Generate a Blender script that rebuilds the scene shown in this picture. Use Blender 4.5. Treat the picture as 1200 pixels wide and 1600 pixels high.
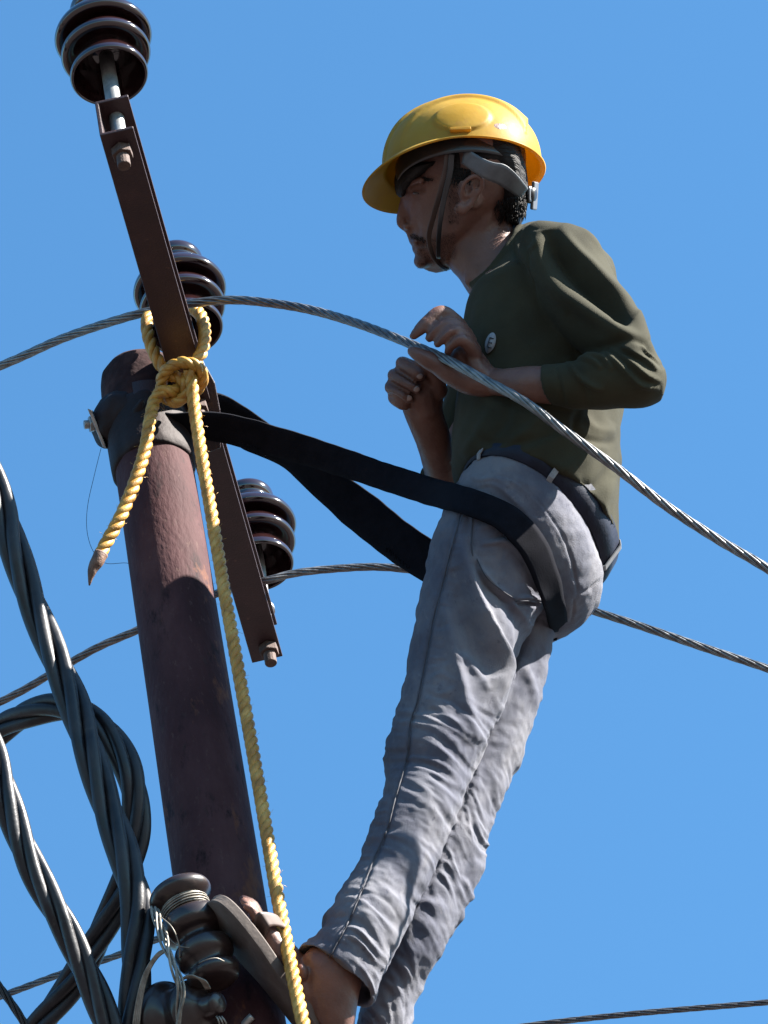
import bpy, bmesh, math, random
import numpy as np
from mathutils import Vector, Matrix, noise
for o in list(bpy.data.objects): bpy.data.objects.remove(o)
S = bpy.context.scene
random.seed(7); rng = np.random.default_rng(7)
def nrm(v): v = np.array(v, float); return v/np.linalg.norm(v)
# ------------------------------------------------------------------ camera
EL = math.radians(45); ROLL = math.radians(11)
CAM = np.array([0, 0, 1.6]); DIST = 9.0; FPX = 9000.0
F = np.array([0, math.cos(EL), math.sin(EL)])
R0 = np.array([1.0, 0, 0]); U0 = np.array([0, -math.sin(EL), math.cos(EL)])
Rv = R0*math.cos(ROLL) - U0*math.sin(ROLL); Uv = U0*math.cos(ROLL) + R0*math.sin(ROLL)
cd = bpy.data.cameras.new("camera"); cam = bpy.data.objects.new("camera", cd); S.collection.objects.link(cam)
M = Matrix((tuple(Rv)+(0,), tuple(Uv)+(0,), tuple(-F)+(0,), (0, 0, 0, 1))).transposed()
M = M.to_3x3().to_4x4(); M.translation = Vector(CAM); cam.matrix_world = M
cd.sensor_fit = 'VERTICAL'; cd.sensor_height = 24; cd.sensor_width = 18; cd.lens = FPX/1600*24
cd.clip_start = .05; cd.clip_end = 3000; S.camera = cam
S.render.resolution_x = 768; S.render.resolution_y = 1024
# ------------------------------------------------------------------ light
SUN_EL = math.radians(36); SUN_AZ = math.radians(80)     # azimuth: from towards-the-camera round to the right
sd = np.array([math.cos(SUN_EL)*math.sin(SUN_AZ), -math.cos(SUN_EL)*math.cos(SUN_AZ), math.sin(SUN_EL)])
W = bpy.data.worlds.new("World"); S.world = W; W.use_nodes = True
nt = W.node_tree; sky = nt.nodes.new('ShaderNodeTexSky'); sky.sky_type = 'NISHITA'; sky.sun_disc = False
sky.sun_elevation = SUN_EL; sky.sun_rotation = math.atan2(sd[0], sd[1]); sky.air_density = 1.0; sky.dust_density = 0.3; sky.ozone_density = 5.0
bg = nt.nodes['Background']; bg.inputs[1].default_value = 0.05
tint = nt.nodes.new('ShaderNodeMix'); tint.data_type = 'RGBA'; tint.blend_type = 'MULTIPLY'; tint.inputs['Factor'].default_value = 1
nt.links.new(sky.outputs[0], tint.inputs['A']); tint.inputs['B'].default_value = (.62, .97, 1.0, 1); nt.links.new(tint.outputs['Result'], bg.inputs[0])
sl = bpy.data.lights.new("sun", 'SUN'); sl.energy = 5.0; sl.angle = math.radians(.5); sl.color = (1, .94, .86)
so = bpy.data.objects.new("sun", sl); S.collection.objects.link(so)
so.rotation_euler = Vector(sd).to_track_quat('Z', 'Y').to_euler(); so.location = (20, -20, 30)
S.view_settings.view_transform = 'Standard'; S.view_settings.look = 'None'; S.view_settings.exposure = 2.67; S.view_settings.gamma = 1
S.render.engine = 'CYCLES'
# ------------------------------------------------------------------ helpers
def w2(P):
    """view-space metres (x right, y down, d beyond the 9 m plane) -> world"""
    P = np.atleast_2d(np.asarray(P, float)); k = DIST + P[:, 2:3]
    return CAM + k*(F + Rv*(P[:, 0:1]-.6)/DIST + Uv*(.8-P[:, 1:2])/DIST)
def V(x, y, d=0): return w2([[x/1000, y/1000, d/1000]])[0]
def dirw(x, y, d): return nrm(V(600+x, 800+y, d) - V(600, 800, 0))
def view_to_dir(v): return nrm(Rv*v[0] - Uv*v[1] + F*v[2])
def smooth_shade(me): me.polygons.foreach_set('use_smooth', [True]*len(me.polygons))
def link(o, parent=None):
    S.collection.objects.link(o)
    if parent is not None: o.parent = parent
    return o
def tag(o, label=None, cat=None, group=None, kind=None):
    if label: o['label'] = label
    if cat: o['category'] = cat
    if group: o['group'] = group
    if kind: o['kind'] = kind
    return o
def empty(name, loc, label=None, cat=None, group=None):
    o = bpy.data.objects.new(name, None); o.empty_display_size = .05; o.location = Vector(loc); link(o); tag(o, label, cat, group); return o
def mesh_obj(name, co, faces, m, parent=None, smooth=True, edges=()):
    """co in world coordinates; stored relative to its thing's base"""
    co = np.asarray(co, float)
    org = np.array(parent_origin(parent)) if parent is not None else co.mean(axis=0)
    me = bpy.data.meshes.new(name); me.from_pydata((co-org).tolist(), list(edges), faces); me.update()
    if smooth: smooth_shade(me)
    if m: me.materials.append(m)
    o = bpy.data.objects.new(name, me); link(o, parent)
    if parent is None: o.location = Vector(org)
    return o
def parent_origin(p):
    v = np.zeros(3)
    while p is not None: v = v + np.array(p.location); p = p.parent
    return v
class G:
    """geometry collector"""
    def __init__(s): s.v = []; s.f = []; s.n = 0
    def add(s, v, f):
        v = np.asarray(v, float); s.v.append(v); s.f += [tuple(i+s.n for i in q) for q in f]; s.n += len(v); return s
    def co(s): return np.vstack(s.v)
def rings_faces(nr, nc, cap0=True, cap1=True, closed=True):
    f = []
    for i in range(nr-1):
        for j in range(nc if closed else nc-1):
            a = i*nc+j; b = i*nc+(j+1) % nc; f.append((a, b, b+nc, a+nc))
    if cap0: f.append(tuple(reversed(range(nc))))
    if cap1: f.append(tuple((nr-1)*nc+j for j in range(nc)))
    return f
def catmull(P, n):
    """P list of vectors (k,m); n samples per span"""
    P = np.asarray(P, float)
    if len(P) == 2: return np.array([P[0]+(P[1]-P[0])*t for t in np.linspace(0, 1, n+1)])
    Q = np.vstack([2*P[0]-P[1], P, 2*P[-1]-P[-2]]); out = []
    for i in range(1, len(Q)-2):
        p0, p1, p2, p3 = Q[i-1:i+3]
        for t in np.arange(n)/n:
            out.append(.5*((2*p1)+(-p0+p2)*t+(2*p0-5*p1+4*p2-p3)*t*t+(-p0+3*p1-3*p2+p3)*t**3))
    out.append(P[-1]); return np.array(out)
def resample(P, step):
    P = np.asarray(P, float); L = np.r_[0, np.cumsum(np.linalg.norm(np.diff(P[:, :3], axis=0), axis=1))]
    n = max(2, int(L[-1]/step)+1); s = np.linspace(0, L[-1], n)
    return np.array([np.interp(s, L, P[:, k]) for k in range(P.shape[1])]).T, s
def frames(P):
    T = np.gradient(P, axis=0); T /= np.linalg.norm(T, axis=1)[:, None]
    a = np.cross(T[0], [0.3, .5, .8]); a = nrm(a); A = [a]
    for i in range(1, len(P)):
        a = A[-1]-T[i]*np.dot(A[-1], T[i]); A.append(nrm(a))
    A = np.array(A); B = np.cross(T, A); return T, A, B
def tube(g, P, r, nc=12, cap=True):
    P = np.asarray(P, float); r = np.broadcast_to(np.asarray(r, float), (len(P),))
    T, A, B = frames(P); th = np.arange(nc)/nc*2*math.pi
    v = (P[:, None, :] + r[:, None, None]*(A[:, None, :]*np.cos(th)[None, :, None] + B[:, None, :]*np.sin(th)[None, :, None])).reshape(-1, 3)
    g.add(v, rings_faces(len(P), nc, cap, cap)); return g
def twisted(g, P, R, rs, n, pitch, nc=8, wob=0, phase=0, centre=False, var=None):
    """n strands twisted round the path P"""
    T, A, B = frames(P); s = np.r_[0, np.cumsum(np.linalg.norm(np.diff(P, axis=0), axis=1))]
    for k in range(n):
        ph = phase + 2*math.pi*(k/n + s/pitch)
        Rk = R*(1+(wob*np.sin(s/pitch*3.1+k*2.1) if wob else 0))
        if var is not None: Rk = Rk*var
        C = P + Rk[:, None]*(A*np.cos(ph)[:, None]+B*np.sin(ph)[:, None]) if isinstance(Rk, np.ndarray) else P+Rk*(A*np.cos(ph)[:, None]+B*np.sin(ph)[:, None])
        tube(g, C, rs if var is None else rs*var, nc)
    if centre: tube(g, P, rs, nc)
    return g
def path(pts, n=10, step=.004):
    """pixel+depth path -> evenly sampled world polyline"""
    C = catmull([[p[0]/1000, p[1]/1000, p[2]/1000] for p in pts], n)
    return resample(w2(C), step)[0]
def box_between(g, c, ax, ay, az):
    """oriented box: centre c, half vectors"""
    c, ax, ay, az = map(lambda q: np.array(q, float), (c, ax, ay, az))
    v = [c+i*ax+j*ay+k*az for k in (-1, 1) for j in (-1, 1) for i in (-1, 1)]
    f = [(0, 2, 3, 1), (4, 5, 7, 6), (0, 1, 5, 4), (2, 6, 7, 3), (0, 4, 6, 2), (1, 3, 7, 5)]
    return g.add(v, f)
def bevel(o, w=.001, seg=2):
    m = o.modifiers.new('bevel', 'BEVEL'); m.width = w; m.segments = seg; m.limit_method = 'ANGLE'; m.angle_limit = math.radians(35); return o
def lathe(g, prof, base, axis, nc=64, seamless=True):
    """prof [(r,z)], closed round axis"""
    axis = nrm(axis); a = nrm(np.cross(axis, [.2, .9, .1])); b = np.cross(axis, a); th = np.arange(nc)/nc*2*math.pi
    v = np.array([np.array(base)+axis*z + r*(a*math.cos(t)+b*math.sin(t)) for r, z in prof for t in th])
    return g.add(v, rings_faces(len(prof), nc, True, True))
# view-space lofts (metres): sections given in pixels
def loft(g, secs, n=6, nc=40, power=2.0, in0=0, in1=0, egg=0.0, nscale=1.0):
    """sec = (xl,yl, xr,yr, d, b[, (nx,ny) near lean in px])"""
    A = []
    for s in secs:
        A.append([s[0], s[1], s[2], s[3], s[4], s[5], (s[6][0] if len(s) > 6 else np.nan), (s[6][1] if len(s) > 6 else np.nan)])
    A = np.array(A, float)
    C = np.c_[(A[:, 0]+A[:, 2])/2, (A[:, 1]+A[:, 3])/2, A[:, 4]]
    T = np.gradient(C, axis=0)
    for i in range(len(A)):
        if np.isnan(A[i, 6]):
            side = nrm([A[i, 2]-A[i, 0], A[i, 3]-A[i, 1], 0]); t = nrm(T[i]-side*np.dot(side, T[i]))
            N = np.array([0, 0, -1.0]); N = N - t*np.dot(N, t) - side*np.dot(N, side)*0; N = nrm(N)
            A[i, 6] = N[0]*A[i, 5]; A[i, 7] = N[1]*A[i, 5]; A[i, 5] *= abs(N[2])
    A = catmull(A, n); th = np.arange(nc)/nc*2*math.pi
    c = np.cos(th); s = np.sin(th)
    c2 = np.sign(c)*np.abs(c)**(2/power); s2 = np.sign(s)*np.abs(s)**(2/power)
    s2 = s2*(1 + egg*c)
    rows = []
    for r in A:
        cen = np.array([(r[0]+r[2])/2, (r[1]+r[3])/2, r[4]]); H = np.array([(r[2]-r[0])/2, (r[3]-r[1])/2, 0]); N = np.array([r[6], r[7], -r[5]])
        rows.append(cen + c2[:, None]*H + s2[:, None]*N)
    def inset(row, nxt, depth):
        cc = row.mean(0); dirn = nrm(nxt.mean(0)-cc)
        k = 1 - 8.0/np.linalg.norm(row-cc, axis=1)[:, None]
        return [cc+(row-cc)*(k*.85)+dirn*depth, cc+(row-cc)*k+dirn*2]
    if in0: rows = inset(rows[0], rows[3], in0) + rows
    if in1: rows = rows + inset(rows[-1], rows[-4], in1)[::-1]
    v = np.vstack(rows)/1000
    return g.add(v, [tuple(reversed(q)) for q in rings_faces(len(rows), nc)])
def ptube(g, pts, rs, n=5, nc=14, flat=None):
    """tube with round ends; pts pixels, radii pixels (view space)"""
    A = catmull([list(p)+[r] for p, r in zip(pts, rs)], n)/1000
    P = A[:, :3]; r = A[:, 3]; T, Aa, B = frames(P); th = np.arange(nc)/nc*2*math.pi
    rows = []
    def row(c, rr, i): rows.append(c+rr*(Aa[i]*np.cos(th)[:, None]+B[i]*np.sin(th)[:, None]))
    for a in (75, 50, 25): row(P[0]-T[0]*r[0]*math.sin(math.radians(a)), r[0]*math.cos(math.radians(a)), 0)
    for i in range(len(P)): row(P[i], r[i], i)
    for a in (25, 50, 75): row(P[-1]+T[-1]*r[-1]*math.sin(math.radians(a)), r[-1]*math.cos(math.radians(a)), -1)
    return g.add(np.vstack(rows), rings_faces(len(rows), nc))
def blob(g, c, ax, nc=20, nr=12):
    """ellipsoid: centre px, three half-axis vectors px"""
    ax = np.array(ax, float)/1000; c = np.array(c, float)/1000; rows = []
    for i in range(1, nr):
        ph = math.pi*i/nr
        for j in range(nc):
            t = 2*math.pi*j/nc; rows.append(c+ax[0]*math.sin(ph)*math.cos(t)+ax[1]*math.sin(ph)*math.sin(t)+ax[2]*math.cos(ph))
    f = rings_faces(nr-1, nc)
    if np.dot(np.cross(ax[0], ax[1]), ax[2]) > 0: f = [tuple(reversed(q)) for q in f]
    return g.add(np.array(rows), f)
def remesh(g, voxel, iters=3, lam=.5):
    me = bpy.data.meshes.new('tmp'); me.from_pydata(g.co().tolist(), [], g.f); me.update()
    o = bpy.data.objects.new('tmp', me); S.collection.objects.link(o)
    m = o.modifiers.new('r', 'REMESH'); m.mode = 'VOXEL'; m.voxel_size = voxel; m.adaptivity = 0
    bpy.context.view_layer.update(); dg = bpy.context.evaluated_depsgraph_get()
    r = bpy.data.meshes.new_from_object(o.evaluated_get(dg))
    bpy.data.objects.remove(o); bpy.data.meshes.remove(me)
    v = np.zeros(len(r.vertices)*3); r.vertices.foreach_get('co', v); v = v.reshape(-1, 3)
    e = np.zeros(len(r.edges)*2, int); r.edges.foreach_get('vertices', e); e = e.reshape(-1, 2)
    faces = [tuple(p.vertices) for p in r.polygons]
    for _ in range(iters): v = laplace(v, e, lam)
    bpy.data.meshes.remove(r); return v, e, faces
def laplace(v, e, lam=.5, w=None):
    n = len(v); deg = np.bincount(e[:, 0], minlength=n)+np.bincount(e[:, 1], minlength=n); out = np.empty_like(v)
    for k in range(3):
        out[:, k] = (np.bincount(e[:, 0], v[e[:, 1], k], minlength=n)+np.bincount(e[:, 1], v[e[:, 0], k], minlength=n))/np.maximum(deg, 1)
    l = lam if w is None else lam*w[:, None]
    return v + (out-v)*l
def normals(v, faces):
    me = bpy.data.meshes.new('n'); me.from_pydata(v.tolist(), [], faces); me.update()
    n = np.zeros(len(v)*3); me.vertices.foreach_get('normal', n); bpy.data.meshes.remove(me); return n.reshape(-1, 3)
def stroke_disp(v, nm, strokes, front=True):
    """ridges and creases along polylines; every stroke = (points px, width px, height px[, skew])"""
    X = v[:, 0]*1000; Y = v[:, 1]*1000; D = np.zeros(len(v)); face = np.clip(-nm[:, 2]*3+.55, 0, 1) if front else 1
    for st in strokes:
        P, w, a = st[0], st[1], st[2]; sk = st[3] if len(st) > 3 else 0
        P = catmull([list(p) for p in P], 5)
        lo = P.min(0)-3*w; hi = P.max(0)+3*w
        idx = np.where((X > lo[0]) & (X < hi[0]) & (Y > lo[1]) & (Y < hi[1]))[0]
        if not len(idx): continue
        x = X[idx]; y = Y[idx]; best = np.full(len(idx), 1e9); sg = np.zeros(len(idx)); u = np.zeros(len(idx)); n = len(P)-1
        for i in range(n):
            p, q = P[i], P[i+1]; dx, dy = q-p; L2 = dx*dx+dy*dy+1e-9
            t = np.clip(((x-p[0])*dx+(y-p[1])*dy)/L2, 0, 1); ex = x-p[0]-t*dx; ey = y-p[1]-t*dy; d = np.hypot(ex, ey)
            m = d < best; best[m] = d[m]; sg[m] = np.sign(dx*ey-dy*ex)[m]; u[m] = (i+t[m])/n
        taper = np.sin(np.clip(u, .0, 1)*math.pi)**.55 if len(st) < 5 else 1.0
        s = best/w
        if sk:  # steep on one side
            ww = np.where(sg*sk > 0, .6, 1.9); prof = np.exp(-(s/ww)**2)
        else: prof = np.exp(-s**2)
        D[idx] += a*prof*taper
    return D*face/1000
def noise_disp(v, scale, amp, stretch=(1, 1, 1), seed=0):
    s = np.array(stretch)*scale; o = Vector((seed*3.1, seed*1.7, seed*.9))
    return np.array([noise.noise(Vector(p)+o) for p in (v*s)])*amp
# ------------------------------------------------------------------ materials
def mat(name, cols, rough=.6, scale=8, detail=6, metallic=0, bump=0, bscale=200, bdetail=4, spec=.5, coat=0, sss=0, sss_r=(.02, .008, .004), rvar=0, stretch=None, spots=None, sheen=0, ramp=(.35, .65), distortion=0):
    K = .64; cols = [tuple(k*K for k in c) for c in cols]; spots = [(tuple(k*K for k in s_[0]),)+tuple(s_[1:]) for s_ in (spots or [])]
    m = bpy.data.materials.new(name); m.use_nodes = True; n = m.node_tree.nodes; l = m.node_tree.links; b = n['Principled BSDF']
    tc = n.new('ShaderNodeTexCoord'); mp = n.new('ShaderNodeMapping'); l.new(tc.outputs['Object'], mp.inputs[0])
    if stretch: mp.inputs['Scale'].default_value = stretch
    t = n.new('ShaderNodeTexNoise'); t.inputs['Scale'].default_value = scale; t.inputs['Detail'].default_value = detail; t.inputs['Roughness'].default_value = .62; t.inputs['Distortion'].default_value = distortion
    l.new(mp.outputs[0], t.inputs['Vector'])
    cr = n.new('ShaderNodeValToRGB'); cr.color_ramp.elements[0].position = ramp[0]; cr.color_ramp.elements[1].position = ramp[1]
    cr.color_ramp.elements[0].color = cols[0]+(1,); cr.color_ramp.elements[1].color = cols[-1]+(1,)
    if len(cols) == 3:
        e = cr.color_ramp.elements.new(sum(ramp)/2); e.color = cols[1]+(1,)
    l.new(t.outputs['Fac'], cr.inputs[0]); out = cr.outputs[0]
    if spots:   # (colour, scale, threshold, softness)
        for (c, sc, th, so_) in spots:
            t2 = n.new('ShaderNodeTexNoise'); t2.inputs['Scale'].default_value = sc; t2.inputs['Detail'].default_value = 8; t2.inputs['Roughness'].default_value = .7
            l.new(mp.outputs[0], t2.inputs['Vector']); r2 = n.new('ShaderNodeMapRange'); r2.inputs['From Min'].default_value = th; r2.inputs['From Max'].default_value = th+so_
            l.new(t2.outputs['Fac'], r2.inputs[0]); mx = n.new('ShaderNodeMix'); mx.data_type = 'RGBA'
            l.new(r2.outputs[0], mx.inputs['Factor']); l.new(out, mx.inputs['A']); mx.inputs['B'].default_value = c+(1,); out = mx.outputs['Result']
    l.new(out, b.inputs['Base Color'])
    b.inputs['Roughness'].default_value = rough; b.inputs['Metallic'].default_value = metallic; b.inputs['Specular IOR Level'].default_value = spec
    if coat: b.inputs['Coat Weight'].default_value = coat; b.inputs['Coat Roughness'].default_value = .06
    if sheen: b.inputs['Sheen Weight'].default_value = sheen; b.inputs['Sheen Roughness'].default_value = .5
    if sss: b.inputs['Subsurface Weight'].default_value = sss; b.inputs['Subsurface Radius'].default_value = sss_r; b.inputs['Subsurface Scale'].default_value = 1.0
    if rvar:
        rr = n.new('ShaderNodeMapRange'); rr.inputs['To Min'].default_value = max(.02, rough-rvar); rr.inputs['To Max'].default_value = min(1, rough+rvar); rr.inputs['From Min'].default_value = .3; rr.inputs['From Max'].default_value = .7
        l.new(t.outputs['Fac'], rr.inputs[0]); l.new(rr.outputs[0], b.inputs['Roughness'])
    if bump:
        t3 = n.new('ShaderNodeTexNoise'); t3.inputs['Scale'].default_value = bscale; t3.inputs['Detail'].default_value = bdetail; l.new(mp.outputs[0], t3.inputs['Vector'])
        bp = n.new('ShaderNodeBump'); bp.inputs['Strength'].default_value = 1; bp.inputs['Distance'].default_value = bump; l.new(t3.outputs['Fac'], bp.inputs['Height']); l.new(bp.outputs[0], b.inputs['Normal'])
    return m
m_pole = mat('rusty_painted_steel', [(.050, .019, .021), (.070, .028, .030), (.094, .043, .044)], .8, 14, 8, stretch=(1, 1, .4), bump=.0016, bscale=150, bdetail=6, spots=[((.12, .07, .06), 120, .58, .12), ((.022, .009, .011), 30, .56, .1), ((.15, .06, .035), 16, .60, .06)], spec=.15)
m_pole2 = mat('weathered_pole_end', [(.020, .009, .010), (.040, .017, .017), (.07, .032, .028)], .85, 22, 8, bump=.002, bscale=90, spec=.15)
m_steel = mat('brown_primer_steel', [(.026, .010, .012), (.042, .017, .019)], .55, 18, 8, bump=.0006, bscale=300, spots=[((.13, .06, .04), 45, .62, .08)], spec=.4)
m_rust = mat('rusty_bolt', [(.05, .026, .02), (.11, .062, .045)], .8, 90, 6, bump=.0008, bscale=500)
m_galv = mat('galvanised_steel', [(.32, .33, .33), (.55, .55, .53)], .42, 60, 5, metallic=.7, bump=.0002, bscale=400)
m_cer = mat('brown_glazed_porcelain', [(.014, .005, .006), (.024, .009, .009)], .12, 20, 3, coat=.6, spec=.6, spots=[((.09, .075, .07), 60, .66, .12)])
m_cer2 = mat('dusty_glazed_porcelain', [(.018, .010, .010), (.036, .024, .022)], .34, 25, 6, coat=.15, spec=.4, spots=[((.13, .10, .085), 30, .60, .2)])
m_alu = mat('weathered_aluminium', [(.14, .14, .145), (.30, .30, .30)], .40, 70, 5, metallic=.75, bump=.0003, bscale=250, rvar=.12)
m_alu_old = mat('dull_aluminium', [(.10, .10, .11), (.20, .20, .21)], .5, 70, 5, metallic=.5, bump=.0003, bscale=250)
m_bind = mat('bare_binding_wire', [(.16, .145, .12), (.36, .33, .28)], .5, 60, 5, metallic=.4)
m_pvc = mat('grey_cable_sheath', [(.013, .013, .016), (.036, .036, .041)], .42, 22, 7, bump=.0005, bscale=120, rvar=.12, spots=[((.08, .075, .065), 35, .62, .12)], spec=.28)
m_rope = mat('yellow_polypropylene', [(.38, .175, .02), (.54, .28, .04), (.68, .41, .10)], .45, 40, 6, bump=.0008, bscale=500, spots=[((.16, .11, .05), 55, .68, .06)], sss=.0, spec=.4)
m_rope_end = mat('burnt_rope_end', [(.10, .05, .035), (.24, .13, .08)], .7, 60, 6, bump=.001, bscale=300)
m_web = mat('navy_webbing', [(.0050, .0055, .009), (.0085, .009, .014)], .9, 50, 6, bump=.0004, bscale=500, spots=[((.010, .009, .009), 24, .66, .12)], spec=.06)
m_cap = mat('black_sheeting', [(.012, .006, .007), (.026, .013, .013)], .7, 18, 7, bump=.002, bscale=60, spec=.25)
m_helmet = mat('yellow_helmet_plastic', [(.42, .255, .035), (.52, .335, .07)], .5, 9, 6, coat=.0, bump=.0003, bscale=90, spots=[((.36, .21, .07), 14, .54, .25), ((.16, .09, .05), 45, .68, .04)], spec=.08, rvar=.08)
m_dark = mat('black_plastic', [(.012, .012, .014), (.03, .03, .034)], .35, 30, 4)
m_grey = mat('grey_plastic', [(.075, .082, .095), (.13, .14, .155)], .5, 30, 4)
m_skin = mat('sun_browned_skin', [(.115, .052, .038), (.145, .068, .050), (.175, .086, .064)], .5, 16, 6, bump=.0006, bscale=260, bdetail=6, sss=.12, spec=.35)
m_hair = mat('black_hair', [(.006, .005, .005), (.02, .018, .018)], .65, 12, 4, bump=.004, bscale=60, stretch=(1, 1, 6), spec=.2)
m_shirt = mat('olive_knit_fabric', [(.030, .0288, .0175), (.048, .046, .028)], .85, 7, 7, bump=.0007, bscale=700, sheen=.02, spec=.1)
m_badge = mat('printed_badge', [(.20, .22, .25), (.28, .30, .33)], .6, 30, 3)
m_ink = mat('badge_ink', [(.03, .035, .05), (.04, .045, .06)], .7, 30, 3)
m_denim = mat('washed_grey_denim', [(.088, .093, .126), (.130, .134, .165), (.188, .188, .212)], .9, 12, 9, bump=.0012, bscale=900, sheen=.02, spec=.15, stretch=(1, 1, .6), spots=[((.225, .22, .235), 40, .60, .2), ((.062, .066, .095), 70, .60, .14)])
m_seam = mat('dark_seam_thread', [(.02, .022, .035), (.05, .05, .065)], .8, 60, 4)
m_belt = mat('navy_belt_leather', [(.005, .007, .018), (.011, .016, .035)], .6, 30, 5, bump=.0006, bscale=200, spec=.2)
m_loop = mat('grey_belt_loop', [(.18, .185, .20), (.26, .26, .27)], .8, 60, 5)
m_sole = mat('worn_sandal_rubber', [(.085, .064, .055), (.14, .11, .095)], .8, 22, 8, bump=.0004, bscale=200, spots=[((.17, .15, .13), 26, .58, .15)])
m_strapb = mat('brown_sandal_strap', [(.05, .028, .022), (.085, .048, .038)], .6, 40, 5)
m_ground = mat('dry_earth', [(.058, .045, .045), (.095, .074, .072)], .95, .6, 9, bump=.02, bscale=4)
# ------------------------------------------------------------------ ground
g = G(); NX = 40
xs = np.sign(np.linspace(-1, 1, NX))*np.abs(np.linspace(-1, 1, NX))**3*1500
vv = [(x, y, (0 if abs(x) < 15 and abs(y) < 15 else noise.noise(Vector((x*.01, y*.01, 0)))*.6)) for y in xs for x in xs]
g.add(vv, [(j*NX+i, j*NX+i+1, (j+1)*NX+i+1, (j+1)*NX+i) for j in range(NX-1) for i in range(NX-1)])
tag(mesh_obj('ground', g.co(), g.f, m_ground), kind='structure')
# ------------------------------------------------------------------ pole
Zw = np.array([0, 0, 1.0])
ptop = V(218, 584, 20)
axis_xy = ptop[:2]
def pole_pt(z): return np.array([axis_xy[0], axis_xy[1], z])
def pole_r(z): return .0595 + (ptop[2]-z)*.0035
pole = empty('utility_pole', pole_pt(0), 'tall rusty maroon steel pole wrapped in black at its top', 'pole')
g = G(); zs = np.r_[np.linspace(-.5, ptop[2]-2.5, 12), np.linspace(ptop[2]-2.4, ptop[2]-.04, 60)]
nc = 72; rows = []
for z in zs:
    for j in range(nc):
        t = j/nc*2*math.pi; p = pole_pt(z); r = pole_r(z) + noise.noise(Vector((math.cos(t)*2, math.sin(t)*2, z*3)))*.0012
        rows.append(p+np.array([math.cos(t)*r, math.sin(t)*r, 0]))
g.add(rows, rings_faces(len(zs), nc)); mesh_obj('pole_shaft', g.co(), g.f, m_pole, pole)
# black sheeting tied over the pole head
zt = ptop[2]
def collar(prof, name, m, n1=.004, n2=.0015):
    g = G(); rows = []
    for i, (dz, r) in enumerate(prof):
        for j in range(96):
            t = j/96*2*math.pi; q = noise.noise(Vector((math.cos(t)*1.6, math.sin(t)*1.6, dz*9)))*n1 + noise.noise(Vector((math.cos(t)*4, math.sin(t)*4, dz*30+4)))*n2
            rr = r+q*(r/.07); rows.append(pole_pt(zt)+np.array([math.cos(t)*rr, math.sin(t)*rr, dz]))
    g.add(rows, rings_faces(len(prof), 96)); return mesh_obj(name, g.co(), g.f, m, pole)
collar([(-.15, .0605), (-.13, .0625), (-.08, .0635), (-.04, .064), (-.022, .0635), (-.012, .062), (-.005, .058), (-.002, .050), (-.004, .040), (-.006, .01)], 'pole_cap', m_pole2, .0025, .001)
collar([(-.222, .0610), (-.218, .0650), (-.20, .0655), (-.16, .0665), (-.125, .0670), (-.112, .0665), (-.106, .0655), (-.103, .061)], 'black_band', m_cap)
def pole_depth(y):   # depth in px of the pole axis where it crosses pixel row y
    best = None
    for z in np.linspace(ptop[2]-2.2, ptop[2]+.3, 400):
        q = pole_pt(z)-CAM; k = q@F; yy = 800-(q@Uv)/k*FPX
        if best is None or abs(yy-y) < best[0]: best = (abs(yy-y), (k-DIST)*1000, z, 600+(q@Rv)/k*FPX)
    return best[1:]
# ------------------------------------------------------------------ cross arm
def on_plane(x, y, z0):
    r = V(x, y, 0)-CAM; t = (z0-CAM[2])/r[2]; return CAM+r*t
z_arm = V(283, 600, -95)[2]
A0 = on_plane(182, 206, z_arm); A1 = on_plane(418, 1031, z_arm)
ax = nrm(A1-A0); sidev = nrm(np.cross(ax, Zw))
if sidev@Rv < 0: sidev = -sidev
g = G(); h = .078; wd = .051; t = .0055
L = np.linalg.norm(A1-A0)
prof = [(-wd/2, 0), (wd/2, 0), (wd/2, t), (-wd/2+t, t), (-wd/2+t, h-t), (wd/2, h-t), (wd/2, h), (-wd/2, h)]
ns = 20; rows = []
for i in range(ns+1):
    for (a, b) in prof: rows.append(A0+ax*L*i/ns+sidev*a+Zw*b)
g.add(rows, [tuple(reversed(q)) for q in rings_faces(ns+1, 8)])
arm = empty('cross_arm', A0+ax*L/2, 'long brown steel channel crossarm running past the pole head, holding three insulators', 'crossarm')
o = mesh_obj('channel_beam', g.co(), g.f, m_steel, arm, smooth=False); bevel(o, .0012)
def hexbolt(name, c, axd, r, hgt, parent, m=m_rust, shank=0, rs=.006):
    g = G(); a = nrm(np.cross(axd, [.3, .4, .86])); b = np.cross(axd, a); rows = []
    for z in (0, hgt):
        for j in range(6): rows.append(c+axd*z+r*(a*math.cos(j*math.pi/3)+b*math.sin(j*math.pi/3)))
    g.add(rows, rings_faces(2, 6))
    if shank: tube(g, np.array([c-axd*.001, c+axd*(hgt+shank*.5), c+axd*(hgt+shank)]), rs, 14)
    o = mesh_obj(name, g.co(), g.f, m, parent, smooth=False); bevel(o, .0012); return o
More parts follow.
